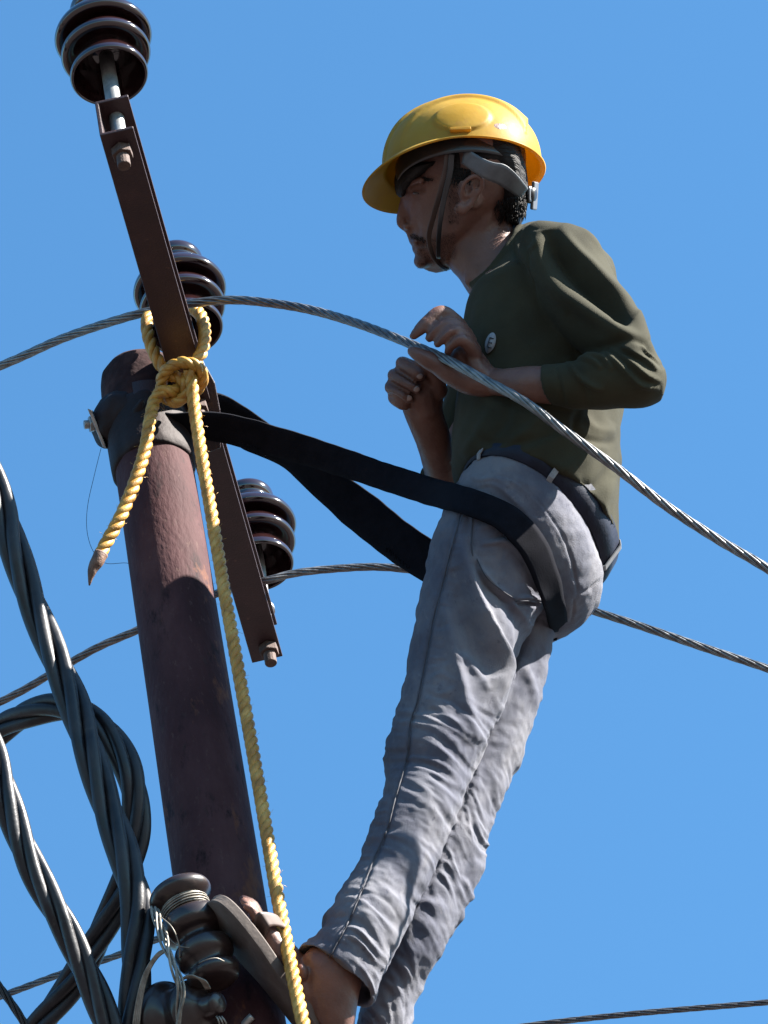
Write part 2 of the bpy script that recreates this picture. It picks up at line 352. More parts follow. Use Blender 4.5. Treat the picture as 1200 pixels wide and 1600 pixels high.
# ------------------------------------------------------------------ pin insulators
PROF = [(.010, .012), (.030, .010), (.044, .012), (.050, .004), (.0545, .0), (.0585, .002), (.0590, .007), (.0560, .018), (.048, .032), (.040, .044), (.036, .052),
        (.044, .052), (.056, .047), (.0630, .046), (.0675, .050), (.0680, .055), (.065, .064), (.056, .076), (.044, .088), (.040, .092),
        (.050, .091), (.063, .087), (.0690, .086), (.0735, .090), (.0740, .095), (.071, .104), (.062, .116), (.052, .126), (.044, .132), (.0395, .138), (.0395, .146), (.043, .151), (.0445, .158), (.043, .166), (.036, .173), (.022, .177), (.003, .178)]
def insulator(label, base, axis, hole, i):
    t = empty('pin_insulator', base, label, 'insulator', 'brown pin insulators on the crossarm')
    g = G(); P = [(r*(1 if z else 1), z) for r, z in PROF]
    P = [(.012, .072), (.026, .068), (.040, .050), (.0515, .012)]+[p for p in P[4:]]
    C = catmull(P, 3); lathe(g, [(max(.001, r), z) for r, z in C], base, axis, 96)
    mesh_obj('porcelain_body', g.co(), g.f, m_cer, t)
    g = G(); tube(g, np.array([base+axis*.05, base+axis*.01, base*.5+hole*.5, hole, hole-Zw*.01]), .0115, 24); mesh_obj('pin', g.co(), g.f, m_galv, t)
    g = G(); tube(g, np.array([hole+Zw*(h), hole+Zw*(h+.008)]), .021, 24); mesh_obj('washer', g.co(), g.f, m_galv, t)
    hexbolt('nut', hole-Zw*.001, -Zw, .0165, .016, t, m_rust, .022, .010)
    return t
def ins_at(label, bx, by, hx, hy, i):
    hole = on_plane(hx, hy, z_arm)
    # body: on the ray (bx,by), at the height where it stands over the arm
    r = V(bx, by, 0)-CAM; best = None
    for k in np.linspace(.85, 1.15, 3001):
        p = CAM+r*k; q = p-hole; d = np.linalg.norm(q[:2])
        if q[2] > .05 and (best is None or d < best[0]): best = (d, p)
    base = best[1]; insulator(label, base, nrm(Zw*1.0), hole, i)
ins_at('glossy brown insulator at the upper tip of the crossarm, highest of all', 171, 120, 190, 233, 0)
ins_at('glossy brown insulator behind the crossarm above the rope knot, carrying the upper wire', 291, 516, 309, 632, 1)
ins_at('glossy brown insulator at the lower end of the crossarm, half hidden behind the steel channel', 404, 886, 419, 1010, 2)
# ------------------------------------------------------------------ pole clamp with its bolt
clamp = empty('pole_clamp', pole_pt(zt-.16), 'dark clamp with a bolt sticking out left of the pole head', 'clamp')
g = G(); dc, zc, xc = pole_depth(655)
c0 = pole_pt(zc)
vs = []; nrw = 60; lft = nrm(-Rv*np.array([1, 1, 0])); 
for i in range(nrw+1):
    a = -math.pi*1.5*i/nrw + math.pi*.95
    for (r, z) in ((.058, -.022), (.0665, -.022), (.0665, .022), (.058, .022)):
        vs.append(c0+np.array([math.cos(a)*r, math.sin(a)*r, z]))
g.add(vs, rings_faces(nrw+1, 4))
o = mesh_obj('clamp_band', g.co(), g.f, m_steel, clamp, smooth=False); bevel(o, .001)
# folded sheeting lug at the left and its bolt
g = G(); blob(g, (192, 652, dc-16), [(50, -14, 8), (8, 42, -14), (0, 10, 42)]); blob(g, (166, 662, dc-8), [(26, 6, 4), (-6, 38, 0), (0, 6, 32)]); blob(g, (205, 640, dc-26), [(46, -8, 0), (6, 20, 0), (0, 0, 36)])
ptube(g, [(172, 690, dc-30), (200, 668, dc-62), (214, 645, dc-72), (222, 628, dc-74)], [9, 11, 10, 8])
v, e, f = remesh(g, .0035, 4); nm = normals(v, f); v = v+nm*(noise_disp(v, 26, .005)+noise_disp(v, 60, .002, seed=2))[:, None]
mesh_obj('wrapping', w2(v), f, m_cap, clamp)
g = G(); pl = [V(*p) for p in [(143, 648, dc-30), (150, 668, dc-30), (160, 692, dc-28)]]
box_between(g, V(153, 670, dc-25), (V(165, 700, dc-25)-V(141, 640, dc-25))/2, dirw(-.93, -.37, 0)*-.0035, F*.026)
o = mesh_obj('clamp_plate', g.co(), g.f, m_galv, clamp, smooth=False); bevel(o, .001)
hexbolt('clamp_bolt', V(149, 662, dc-32), dirw(-.96, .1, -.2), .0135, .010, clamp, m_galv, .008, .007)
# second bracket plate at the right of the pole head, between arm and pole
g = G()
pts = [(300, 562), (322, 572), (336, 598), (344, 640), (345, 700), (318, 710), (296, 690)]
top = [V(x, y, -60) for x, y in pts]; bot = [V(x, y, -20) for x, y in pts]; n = len(pts)
g.add(top+bot, [tuple(range(n)), tuple(reversed(range(n, 2*n)))]+[(i, n+i, n+(i+1) % n, (i+1) % n) for i in range(n)])
o = mesh_obj('clamp_cleat', g.co(), g.f, m_steel, clamp, smooth=False); bevel(o, .002)
# ------------------------------------------------------------------ conductors
def extend(P, L, step, ends=(1, 1)):
    t0 = nrm(P[0]-P[3]); t1 = nrm(P[-1]-P[-4]); n = int(L/step)
    return np.vstack([np.array([P[0]+t0*step*k for k in range(n if ends[0] else 1, 0, -1)]), P, np.array([P[-1]+t1*step*k for k in range(1, (n if ends[1] else 1)+1)])])
def conductor(name, label, pts, r, n, pitch, m, group=None, cat='wire', phase=0, ends=(1, 1)):
    P = extend(path(pts, 12, .006), 5.0, .006, ends); g = G(); rs = r*.33
    twisted(g, P, r-rs, rs, n, pitch, 7, centre=False, phase=phase); tube(g, P, r-rs*1.7, 10)
    return tag(mesh_obj(name, g.co(), g.f, m, None), label, cat, group)
WG = 'bare stranded wires crossing the sky'
conductor('overhead_wire', 'bright stranded wire the worker grips, running down to the right edge',
          [(-200, 650, 250), (0, 572, 120), (100, 528, 40), (200, 495, -45), (262, 481, -62), (300, 474, -82), (350, 469, -90), (400, 471, -120), (480, 483, -200), (560, 506, -320), (640, 537, -450), (700, 563, -535), (760, 595, -585), (820, 628, -625), (880, 672, -650), (960, 729, -670), (1040, 790, -685), (1120, 842, -700), (1200, 889, -715), (1350, 985, -750)], .0072, 7, .20, m_alu, WG)
conductor('overhead_wire', 'stranded wire running behind the pole and the trousers, past the lower insulator',
          [(-200, 1190, 300), (0, 1097, 300), (80, 1053, 300), (150, 1013, 300), (216, 984, 300), (330, 931, 290), (380, 915, 285), (418, 907, 270), (460, 896, 280), (520, 889, 290), (590, 886, 290), (660, 893, 280), (800, 915, 240), (925, 954, 200), (1000, 978, 180), (1100, 1012, 160), (1200, 1045, 150), (1400, 1115, 140)], .0066, 7, .20, m_alu, WG)
conductor('overhead_wire', 'thin wire low in the bottom right corner of the sky', [(760, 1612, 500), (860, 1598, 500), (1000, 1583, 480), (1200, 1566, 450), (1400, 1548, 430)], .0052, 6, .16, m_alu_old, WG)
conductor('overhead_wire', 'thin wire passing behind the twisted cables at the bottom left', [(-150, 1610, -500), (0, 1557, -560), (100, 1520, -640), (180, 1494, -700), (250, 1466, -760), (300, 1455, -800)], .0052, 6, .16, m_alu_old, WG, ends=(1, 0))
conductor('overhead_wire', 'short dark wire slanting across the very bottom left corner', [(-60, 1470, -900), (0, 1543, -940), (42, 1605, -960), (90, 1690, -980)], .0062, 6, .16, m_pvc, WG)
# ------------------------------------------------------------------ bundled cables
def bundle(label, pts, R, rs, n, pitch, phase=0):
    P = extend(path(pts, 12, .008), 1.6, .008); g = G()
    twisted(g, P, R, rs, n, pitch, 14, wob=.12, phase=phase)
    return tag(mesh_obj('bundled_cable', g.co(), g.f, m_pvc, None), label, 'cable', 'thick twisted insulated cables at the left')
bundle('thickest twisted cable, dropping from the left edge to the bottom just left of the pole',
       [(-60, 640, -500), (2, 795, -560), (22, 860, -600), (52, 945, -640), (92, 1040, -700), (116, 1100, -740), (143, 1180, -800), (172, 1270, -850), (198, 1345, -900), (214, 1420, -940), (213, 1500, -980), (207, 1600, -1020), (200, 1700, -1050)], .0135, .0100, 4, .52, .6)
bundle('grey cable bent in a loop that turns back down to the left',
       [(-80, 1215, -560), (0, 1141, -600), (45, 1114, -640), (100, 1104, -680), (150, 1128, -715), (182, 1165, -740), (206, 1220, -770), (212, 1290, -790), (203, 1345, -800), (185, 1400, -810), (152, 1468, -815), (110, 1540, -820), (60, 1605, -820), (0, 1690, -820)], .0118, .0094, 4, .47, 2.2)
bundle('twisted cable slanting down from the left edge below the looped cable',
       [(-50, 1080, -860), (-12, 1170, -900), (12, 1250, -940), (48, 1350, -980), (96, 1440, -1010), (135, 1520, -1030), (168, 1600, -1050), (210, 1700, -1070)], .0115, .0092, 4, .40, 1.0)
# ------------------------------------------------------------------ rope
def rp(pts, n=10): return path(pts, n, .0025)
rope = empty('yellow_rope', V(285, 600, -150), 'yellow twisted rope knotted round the crossarm, its long end hanging to the bottom', 'rope')
def rope_piece(name, pts, r, ph=0, m=m_rope):
    P = rp(pts); g = G(); s = np.linspace(0, 1, len(P))
    twisted(g, P, r*.44, r*.60, 3, .047*r/.009, 12, phase=ph); return mesh_obj(name, g.co(), g.f, m, rope)
A_ = -150
rope_piece('hanging_rope', [(296, 578, A_-30), (300, 600, A_-36), (304, 640, A_-60), (318, 730, A_-140), (335, 830, A_-230), (350, 920, A_-320), (366, 1010, A_-410), (382, 1100, A_-490), (398, 1190, A_-580), (415, 1290, A_-680), (430, 1380, A_-770), (447, 1470, A_-860), (461, 1540, A_-930), (476, 1610, A_-1000), (500, 1720, A_-1100)], .0098)
rope_piece('rope_tail', [(286, 606, A_-6), (268, 612, A_-22), (252, 612, A_-30), (241, 628, A_-32), (234, 660, A_-70), (226, 705, A_-110), (210, 755, A_-150), (188, 808, A_-190), (165, 850, A_-215), (154, 872, A_-230)], .0100)
rope_piece('rope_loop', [(262, 584, A_+8), (246, 562, A_+22), (233, 530, A_+44), (230, 502, A_+70), (240, 487, A_+110), (268, 478, A_+145), (296, 480, A_+125), (314, 494, A_+80), (320, 520, A_+40), (316, 548, A_+10), (302, 572, A_-8)], .0100)
rope_piece('knot_turn', [(262, 586, A_-2), (280, 590, A_-16), (291, 603, A_-26), (288, 620, A_-26), (272, 628, A_-18), (256, 618, A_-10), (252, 598, A_-12), (260, 578, A_-22), (282, 567, A_-32), (304, 570, A_-34), (316, 584, A_-26), (314, 600, A_-14), (302, 614, A_-2), (285, 618, A_+10)], .0095)
g = G(); rows = []
Pe = rp([(158, 866, A_-226), (150, 880, A_-236), (143, 896, A_-244), (140, 915, A_-250)], 6); s = np.linspace(0, 1, len(Pe))
tube(g, Pe, .0105*(1-s**1.6)+.0012, 12); v = np.array(g.co()); v += np.array([noise.noise_vector(Vector(p*90))*.0015 for p in v]); mesh_obj('burnt_tip', v, g.f, m_rope_end, rope)
g = G(); rr_ = random.Random(9)
for P_, R_ in ((rp([(304, 640, A_-60), (335, 830, A_-230), (366, 1010, A_-410), (398, 1190, A_-580), (430, 1380, A_-770), (461, 1540, A_-930)]), .0098), (rp([(252, 612, A_-30), (234, 660, A_-70), (210, 755, A_-150), (165, 850, A_-215)]), .0100)):
    for k in range(170):
        p = P_[rr_.randrange(len(P_))]; d = nrm([rr_.gauss(0, 1) for _ in range(3)]); e_ = nrm([rr_.gauss(0, 1) for _ in range(3)]); a_ = p+d*R_*.85
        tube(g, np.array([a_, a_+d*.003+e_*.002, a_+d*.004+e_*.006]), .00022, 3)
tag(mesh_obj('rope_fuzz', g.co(), g.f, m_rope, rope), kind='stuff')
# loose thread
g = G(); tube(g, path([(158, 700, -110), (148, 740, -120), (137, 790, -120), (136, 830, -120), (146, 862, -125), (165, 880, -125), (200, 880, -130), (217, 893, -135), (214, 918, -135)], 10, .005), .0004, 6)
tag(mesh_obj('loose_thread', g.co(), g.f, m_web), 'hair-thin loose thread curling beside the short rope tail', 'thread')
# ------------------------------------------------------------------ lower insulators with binding wire
def lathe_px(name, prof, p0, p1, m, parent, nc=72):
    a = V(*p0); b = V(*p1); g = G(); L = np.linalg.norm(b-a); C = catmull(prof, 3)
    lathe(g, [(max(r, .4)/1000, z*L) for r, z in C], a, b-a, nc); return mesh_obj(name, g.co(), g.f, m, parent)
def coil(g, p0, p1, z0, z1, R, turns, r, jit=0):
    a = V(*p0); b = V(*p1); L = b-a; ax_ = nrm(L); u = nrm(np.cross(ax_, [.2, .9, .1])); w = np.cross(ax_, u); n = int(turns*28); P = []
    for i in range(n+1):
        t = i/n; th = t*turns*2*math.pi; j = noise.noise(Vector((t*turns*1.5, jit, 0)))*.003 if jit else 0
        P.append(a+L*(z0+(z1-z0)*t)+ax_*j+(R/1000+abs(j)*.6)*(u*math.cos(th)+w*math.sin(th)))
    tube(g, np.array(P), r/1000, 8)
LI = 'dusty insulators low on the pole'
ti = empty('spool_insulator', V(300, 1440, -985), 'dusty dark stacked insulator left of the sandal, bare wire wound at its neck', 'insulator', LI)
P0, P1 = (276, 1386, -950), (338, 1535, -1040)
lathe_px('porcelain_body', [(5, -.02), (26, -.01), (40, .03), (45, .08), (43, .13), (34, .18), (30, .20), (29, .26), (31, .29), (42, .33), (46, .38), (46, .46), (40, .50), (31, .53), (29, .57), (33, .62), (40, .64), (42, .69), (40, .76), (33, .80), (30, .86), (38, .90), (36, .97), (24, 1.0), (4, 1.0)], P0, P1, m_cer2, ti)
g = G(); coil(g, P0, P1, .185, .285, 31.5, 5, 1.5, 2); coil(g, P0, P1, .20, .28, 34, 3, 1.3, 5)
for pts, r in (([(245, 1428, -1010), (268, 1448, -1040), (279, 1474, -1045), (281, 1497, -1040)], 1.0), ([(254, 1452, -1030), (272, 1474, -1045), (288, 1480, -1048), (306, 1481, -1046)], .9), ([(310, 1505, -1070), (322, 1500, -1080), (338, 1497, -1078), (350, 1502, -1070)], .9)):
    tube(g, path(pts, 8, .003), r/1000, 6)
mesh_obj('neck_wire', g.co(), g.f, m_bind, ti)
tj = empty('spool_insulator', V(305, 1570, -1000), 'dusty insulator cut by the bottom edge under the spool stack, tipped on its side', 'insulator', LI)
lathe_px('porcelain_body', [(4, -.05), (30, -.04), (50, 0), (55, .08), (52, .17), (42, .25), (38, .33), (39, .42), (44, .52), (42, .60), (34, .66), (26, .72), (17, .78), (16, .96), (13, 1.01), (6, 1.03), (2, 1.03)], (258, 1596, -1000), (342, 1566, -1070), m_cer2, tj)
g = G()
for k in range(4): tube(g, path([(278+k*3, 1534-k*2, -1065), (296+k*3, 1524+k, -1078), (312+k*3, 1530+k, -1080), (322+k*2, 1545, -1072)], 8, .003), .0017, 7)
mesh_obj('neck_wire', g.co(), g.f, m_bind, tj); g = G()
for k in range(3): tube(g, path([(338+k*4, 1588, -1076), (342+k*5, 1596, -1080), (345+k*6, 1610, -1076)], 6, .003), .0014, 6)
mesh_obj('wire_end', g.co(), g.f, m_bind, tj)
g = G(); P = path([(240, 1420, -1000), (250, 1450, -1030), (264, 1487, -1060), (276, 1520, -1080), (284, 1552, -1090), (280, 1590, -1092), (272, 1650, -1095)], 12, .004)
twisted(g, P, .0034, .0019, 5, .16, 8, wob=.9); mesh_obj_ = mesh_obj('tie_wire', g.co(), g.f, m_bind, None)
tag(mesh_obj_, 'frayed bundle of bare pale wires hanging in front of the spool insulators', 'wire')
g = G()
for k in range(4): tube(g, path([(262, 1484, -1050), (246, 1496-k*2, -1040), (232-k*2, 1520, -1040), (222-k*2.5, 1560, -1045), (216-k*3, 1610, -1050), (210-k*3, 1680, -1050)], 10, .004), .0017, 7)
tag(mesh_obj('tie_wire', g.co(), g.f, m_bind, None), 'pale thin wires curving down beside the thick cable at the bottom edge', 'wire')
g = G(); tube(g, path([(368, 1640, -1010), (374, 1612, -1010), (386, 1596, -1012), (394, 1588, -1012)], 8, .003), .0055, 14)
tag(mesh_obj('rod_stub', g.co(), g.f, m_galv, None), 'small grey metal rod end poking up in front of the pole at the bottom edge', 'rod')
# step bracket that carries the feet
st = empty('step_bracket', V(520, 1660, -1000), 'steel angle step on the pole below the frame, under the worker', 'bracket')
dS, zS, xS = pole_depth(1600)
g = G(); z0 = zS-.26; c = pole_pt(z0)
box_between(g, c+np.array([.20, -.02, 0]), np.array([.24, 0, 0]), np.array([0, .03, 0]), np.array([0, 0, .004])); box_between(g, c+np.array([.20, -.052, -.026]), np.array([.24, 0, 0]), np.array([0, .003, 0]), np.array([0, 0, .03]))
mesh_obj('angle_iron', g.co(), g.f, m_steel, st, smooth=False)
# ------------------------------------------------------------------ safety strap (webbing loop round pole and worker)
def ribbon(name, cen, half, thick, m, parent=None, n=8, wave=0, step=.006, over=None):
    """cen: px points; half: matching half-width vectors px"""
    A = catmull([list(c)+list(h) for c, h in zip(cen, half)], n)/1000
    C = A[:, :3]; H = A[:, 3:6]; T = np.gradient(C, axis=0); T /= np.linalg.norm(T, axis=1)[:, None]
    N = np.cross(T, H); N /= np.linalg.norm(N, axis=1)[:, None]; N *= thick/2000
    s = np.r_[0, np.cumsum(np.linalg.norm(np.diff(C, axis=0), axis=1))]; rows = []; K = 7
    for i in range(len(C)):
        w = [noise.noise(Vector((s[i]*30, k*3.0, 1)))*wave/1000 for k in (0, 1)]
        up = [C[i]+H[i]*(q*(1+ (w[0] if q < 0 else w[1])/np.linalg.norm(H[i]))) + N[i]*(1-.25*abs(q)**6) for q in np.linspace(-1, 1, K)]
        dn = [C[i]+H[i]*(q*(1+ (w[0] if q < 0 else w[1])/np.linalg.norm(H[i]))) - N[i]*(1-.25*abs(q)**6) for q in np.linspace(1, -1, K)]
        rows += up+dn
    rows = np.array(rows)
    if over is not None:   # lie on the cloth
        sv_, sn_ = over; q = sv_[sn_[:, 2] < .25]; push = np.zeros(len(rows))
        for i in range(len(rows)):
            k = np.hypot(q[:, 0]-rows[i, 0], q[:, 1]-rows[i, 1]) < .007
            if k.any(): push[i] = max(0, rows[i, 2]-(q[k, 2].min()-.002-thick/2000))
        push = push.reshape(-1, 2*K)*np.clip((len(rows)/(2*K)-1-np.arange(len(rows)//(2*K)))/10, 0, 1)[:, None]; push = np.maximum(push, push[:, ::-1]); push = push[:, :K]
        mid = push[:, 1:-1].max(1, keepdims=True); push = np.maximum(push, mid*.72)
        for _ in range(10): push[1:-1] = np.maximum(push[1:-1], (push[:-2]+push[2:])/2*.98)
        for _ in range(14):
            push[1:-1] = (push[:-2]+push[2:]+2*push[1:-1])/4; push[:, 1:-1] = (push[:, :-2]+push[:, 2:]+2*push[:, 1:-1])/4
        push = push+.0015*(push > .0005)
        rows[:, 2] -= np.hstack([push, push[:, ::-1]]).reshape(-1)
    f = rings_faces(len(C), 2*K); v = w2(rows); o = mesh_obj(name, v, f, m, parent); return o
# ================================================================== the worker
person = empty('person', V(560, 1560, -980), 'lineman in yellow helmet, olive top and grey jeans leaning back on a black strap', 'person')
def finish(name, v, f, m, parent=person): return mesh_obj(name, w2(v), f, m, parent)
# ---- body (skin): one continuous surface
g = G()
# torso and legs under the clothes
loft(g, [(745, 440, 920, 420, -300, 100), (750, 540, 950, 540, -330, 100), (735, 640, 945, 650, -400, 100), (730, 730, 940, 760, -455, 105), (725, 830, 915, 890, -500, 110), (735, 900, 880, 950, -520, 90)], nc=28)
loft(g, [(710, 870, 830, 900, -545, 55), (668, 1040, 770, 1080, -650, 48), (625, 1210, 700, 1250, -760, 40), (558, 1390, 618, 1420, -900, 36), (503, 1480, 560, 1535, -975, 34), (490, 1512, 550, 1565, -1005, 34)], nc=28)
loft(g, [(720, 900, 870, 930, -420, 50), (745, 1080, 815, 1100, -540, 42), (690, 1260, 745, 1280, -645, 38), (628, 1440, 675, 1455, -760, 30), (600, 1530, 640, 1545, -800, 26)], nc=28)
# upper arms inside the sleeves
ptube(g, [(870, 400, -410), (940, 490, -480), (1000, 590, -550)], [34, 27, 24]); ptube(g, [(1000, 592, -550), (930, 600, -556), (850, 600, -552)], [30, 32, 29])
ptube(g, [(820, 430, -210), (762, 590, -232), (708, 722, -285)], [40, 34, 30])
# neck and head
loft(g, [(712, 372, 806, 318, -262, 50), (700, 412, 800, 350, -268, 50), (720, 440, 812, 372, -278, 54), (738, 470, 850, 405, -290, 62), (752, 500, 880, 440, -300, 70)], nc=36)
loft(g, [(657, 416, 692, 420, -258, 14, (0, -8)), (649, 405, 722, 405, -260, 36, (0, -16)), (648, 392, 750, 384, -262, 50, (0, -20)), (645, 376, 774, 356, -262, 59, (0, -24)), (640, 356, 796, 334, -262, 66, (0, -27)), (633, 334, 810, 305, -262, 71, (0, -30)), (627, 312, 818, 280, -262, 74, (0, -32)), (621, 290, 822, 256, -262, 75, (0, -32)), (622, 268, 820, 232, -262, 74, (0, -30)), (636, 240, 812, 212, -262, 66, (0, -26)), (664, 218, 790, 198, -262, 46, (0, -18)), (700, 206, 760, 196, -262, 20, (0, -8))], egg=.30, nc=48, n=5)
# nose, lips, chin, brow, cheek, ear
ptube(g, [(634, 304, -262), (629, 328, -262), (627, 346, -262), (631, 354, -262)], [7, 7.5, 8.5, 7]); blob(g, (637, 354, -273), [(7, 1, 0), (-1, 6, 1), (0, 0, 6)]); blob(g, (637, 355, -251), [(7, 1, 0), (-1, 6, 1), (0, 0, 6)])
ptube(g, [(640, 358, -262), (645, 368, -262), (648, 376, -262)], [8, 9, 9]); ptube(g, [(648, 374, -244), (646, 376, -262), (650, 377, -282)], [5.5, 7.5, 4.5]); ptube(g, [(653, 388, -246), (651, 389, -262), (655, 389, -280)], [6, 7.5, 4.5]); blob(g, (659, 408, -262), [(13, 3, 0), (-3, 12, 0), (0, 0, 18)])
ptube(g, [(630, 294, -262), (640, 288, -290), (658, 284, -316)], [8, 8, 6])
blob(g, (734, 302, -334), [(16, -10, 5), (13, 24, 2), (0, -2, -6)])
ptube(g, [(727, 309, -342), (722, 298, -346), (727, 284, -349), (742, 275, -350), (752, 280, -349), (752, 293, -346), (742, 310, -344), (732, 322, -343), (724, 330, -341)], [3, 4, 4.5, 5, 5, 4.5, 4, 5.5, 7]); blob(g, (718, 326, -340), [(9, 2, 0), (-3, 10, 0), (0, 0, 8)])
ptube(g, [(734, 306, -344), (740, 296, -345), (740, 288, -345)], [3, 3, 3])
# adam's apple / neck tendon
ptube(g, [(762, 330, -300), (750, 370, -304), (738, 410, -308), (735, 440, -310)], [14, 12, 11, 10])
# near forearm and hand
loft(g, [(868, 572, 868, 632, -556, 28), (830, 572, 834, 630, -548, 29), (795, 575, 797, 622, -532, 26), (768, 578, 770, 617, -516, 21)], nc=28)
ptube(g, [(790, 598, -520), (762, 592, -508), (742, 566, -490), (728, 534, -478)], [22, 21, 19, 14]); ptube(g, [(766, 598, -512), (744, 570, -505), (733, 542, -498)], [20, 18, 13])
ptube(g, [(766, 600, -514), (745, 578, -518), (737, 556, -514)], [19, 16, 12]); ptube(g, [(760, 600, -508), (738, 572, -485), (722, 545, -480)], [19, 18, 14])
ptube(g, [(727, 524, -474), (710, 502, -484), (689, 489, -492), (669, 503, -502), (657, 514, -509), (646, 525, -514)], [14, 13, 12.6, 11.6, 10, 6.8])
ptube(g, [(733, 532, -494), (716, 512, -504), (699, 505, -512), (681, 516, -518), (671, 528, -517)], [13, 12, 11, 10, 7.4])
ptube(g, [(738, 542, -508), (722, 523, -520), (708, 517, -528), (693, 527, -530), (684, 537, -525)], [12, 11.4, 10.4, 9.2, 7])
ptube(g, [(742, 554, -518), (729, 536, -532), (717, 531, -536), (705, 541, -532), (700, 550, -526)], [11.5, 10.5, 9.6, 8.4, 6.6])
ptube(g, [(768, 600, -512), (735, 596, -513), (706, 584, -514), (684, 570, -514), (664, 560, -514), (650, 552, -512), (644, 549, -510)], [22, 22, 19, 16, 14, 10.5, 8.5])
ptube(g, [(730, 560, -480), (712, 560, -488), (700, 566, -495)], [16, 16, 14]); ptube(g, [(738, 548, -498), (722, 556, -500), (716, 574, -500)], [15, 17, 17])
# far forearm and fist
loft(g, [(626, 632, 690, 622, -392, 25), (634, 656, 694, 648, -385, 26), (646, 684, 703, 676, -372, 27), (656, 712, 712, 706, -350, 29), (664, 745, 724, 742, -320, 30)], nc=28)
ptube(g, [(664, 640, -392), (655, 612, -392), (645, 590, -385)], [27, 34, 27]); ptube(g, [(672, 632, -392), (672, 606, -394), (668, 586, -392)], [20, 24, 18])
ptube(g, [(652, 580, -385), (630, 568, -402), (633, 570, -420), (650, 582, -434), (657, 588, -434)], [14, 11.5, 10.5, 9.8, 8])
ptube(g, [(634, 590, -380), (616, 586, -402), (620, 590, -422), (642, 603, -435), (652, 609, -435)], [14, 10.8, 10, 9.4, 7.6])
ptube(g, [(630, 606, -378), (611, 604, -400), (614, 609, -418), (630, 619, -429), (640, 624, -428)], [13.5, 10.2, 9.6, 8.8, 7])
ptube(g, [(632, 622, -380), (615, 620, -398), (617, 625, -412), (627, 633, -419), (634, 636, -417)], [12.5, 9.4, 8.8, 8, 6.4])
ptube(g, [(684, 610, -402), (680, 588, -418), (668, 572, -428), (656, 562, -432)], [16, 13, 11, 8.5])
# near foot
loft(g, [(486, 1480, 566, 1536, -994, 38), (472, 1496, 560, 1560, -1002, 37), (470, 1520, 556, 1590, -1008, 35), (472, 1545, 552, 1622, -1010, 35), (480, 1570, 548, 1650, -1008, 34)], nc=28)
ptube(g, [(528, 1628, -990), (490, 1560, -985), (450, 1504, -980), (420, 1460, -978), (400, 1432, -978)], [34, 34, 27, 20, 13]); ptube(g, [(480, 1560, -1010), (440, 1494, -1006), (412, 1452, -1004), (396, 1430, -1002)], [28, 21, 16, 10])
blob(g, (471, 1519, -1034), [(10, 4, 0), (-3, 14, 0), (0, 0, 12)])
for (a, b, r) in (((400, 1436, -1014), (384, 1416, -1016), 7), ((402, 1432, -1000), (381, 1410, -1002), 7), ((403, 1430, -986), (380, 1408, -986), 7), ((404, 1428, -972), (381, 1407, -970), 7), ((405, 1428, -958), (380, 1405, -954), 8.5)):
    ptube(g, [a, ((a[0]+b[0])/2+2, (a[1]+b[1])/2-3, (a[2]+b[2])/2), b], [r, r*1.05, r*.85])
v, e, f = remesh(g, .0027, 3); nm = normals(v, f)
nm_face = nm
D = stroke_disp(v, nm, [([(642, 300), (652, 297), (664, 301)], 10, -5), ([(700, 300), (690, 350), (684, 395)], 7, 0), ([(646, 344), (654, 356), (654, 370)], 4, -1.5), ([(650, 381), (662, 383), (668, 388)], 3.2, -4.0),
    ([(642, 304), (652, 301), (662, 305)], 4.5, 3.5), ([(640, 299), (654, 294), (668, 300)], 2.5, -1.2), ([(722, 340), (715, 375), (700, 402), (680, 414)], 9, 1.5), ([(712, 372), (700, 418), (722, 446)], 14, -1),
    ([(636, 284), (650, 278), (666, 282)], 4, 2.5), ([(614, 576), (630, 584), (648, 596), (656, 602)], 2.6, -4.5), ([(606, 596), (622, 604), (638, 613), (648, 619)], 2.6, -4.5), ([(606, 613), (620, 621), (634, 630)], 2.4, -4), ([(660, 596), (664, 604), (656, 618)], 4, -3),
    ([(712, 500), (692, 498), (676, 510), (664, 524)], 2.2, -3.2), ([(712, 512), (700, 512), (686, 524), (680, 534)], 2.2, -3.2), ([(718, 524), (708, 524), (698, 536)], 2.2, -3), ([(650, 548), (662, 556), (690, 574)], 3, 1.5), ([(706, 545), (722, 560), (738, 582)], 5, -3), ([(785, 330), (770, 370), (748, 410)], 11, -1.5)])
D += noise_disp(v, 60, .0005)+noise_disp(v, 160, .0003, seed=3)
v = v+nm*D[:, None]; v = laplace(v, e, .3)
finish('body', v, f, m_skin)
g = G()
for c in ((650, 302, -306),): blob(g, c, [(5, 1, -2), (-.4, 2.0, 0), (1, 0, 4)])
m_eye = mat('eye', [(.04, .03, .03), (.07, .05, .05)], .35); mesh_obj('eye', w2(g.co()), g.f, m_eye, person)
g = G()   # brow, moustache stubble
for k in range(60):
    t = random.random(); x = 634+t*36; y = 287-math.sin(t*2.6)*7+random.uniform(-2, 2); z = -296-t*26
    tube(g, w2(np.array([(x, y, z), (x+4, y-2, z-2), (x+8, y-1, z-3)])/1000), .0006, 4)
mesh_obj('eyebrow', g.co(), g.f, m_hair, person)
bv, bn = v.copy(), normals(v, f)
def on_skin(x, y, off=0):
    k = np.where((np.hypot(bv[:, 0]*1000-x, bv[:, 1]*1000-y) < 3.2) & (bn[:, 2] < .2))[0]
    return bv[k, 2].min()*1000-off if len(k) else None
g = G()
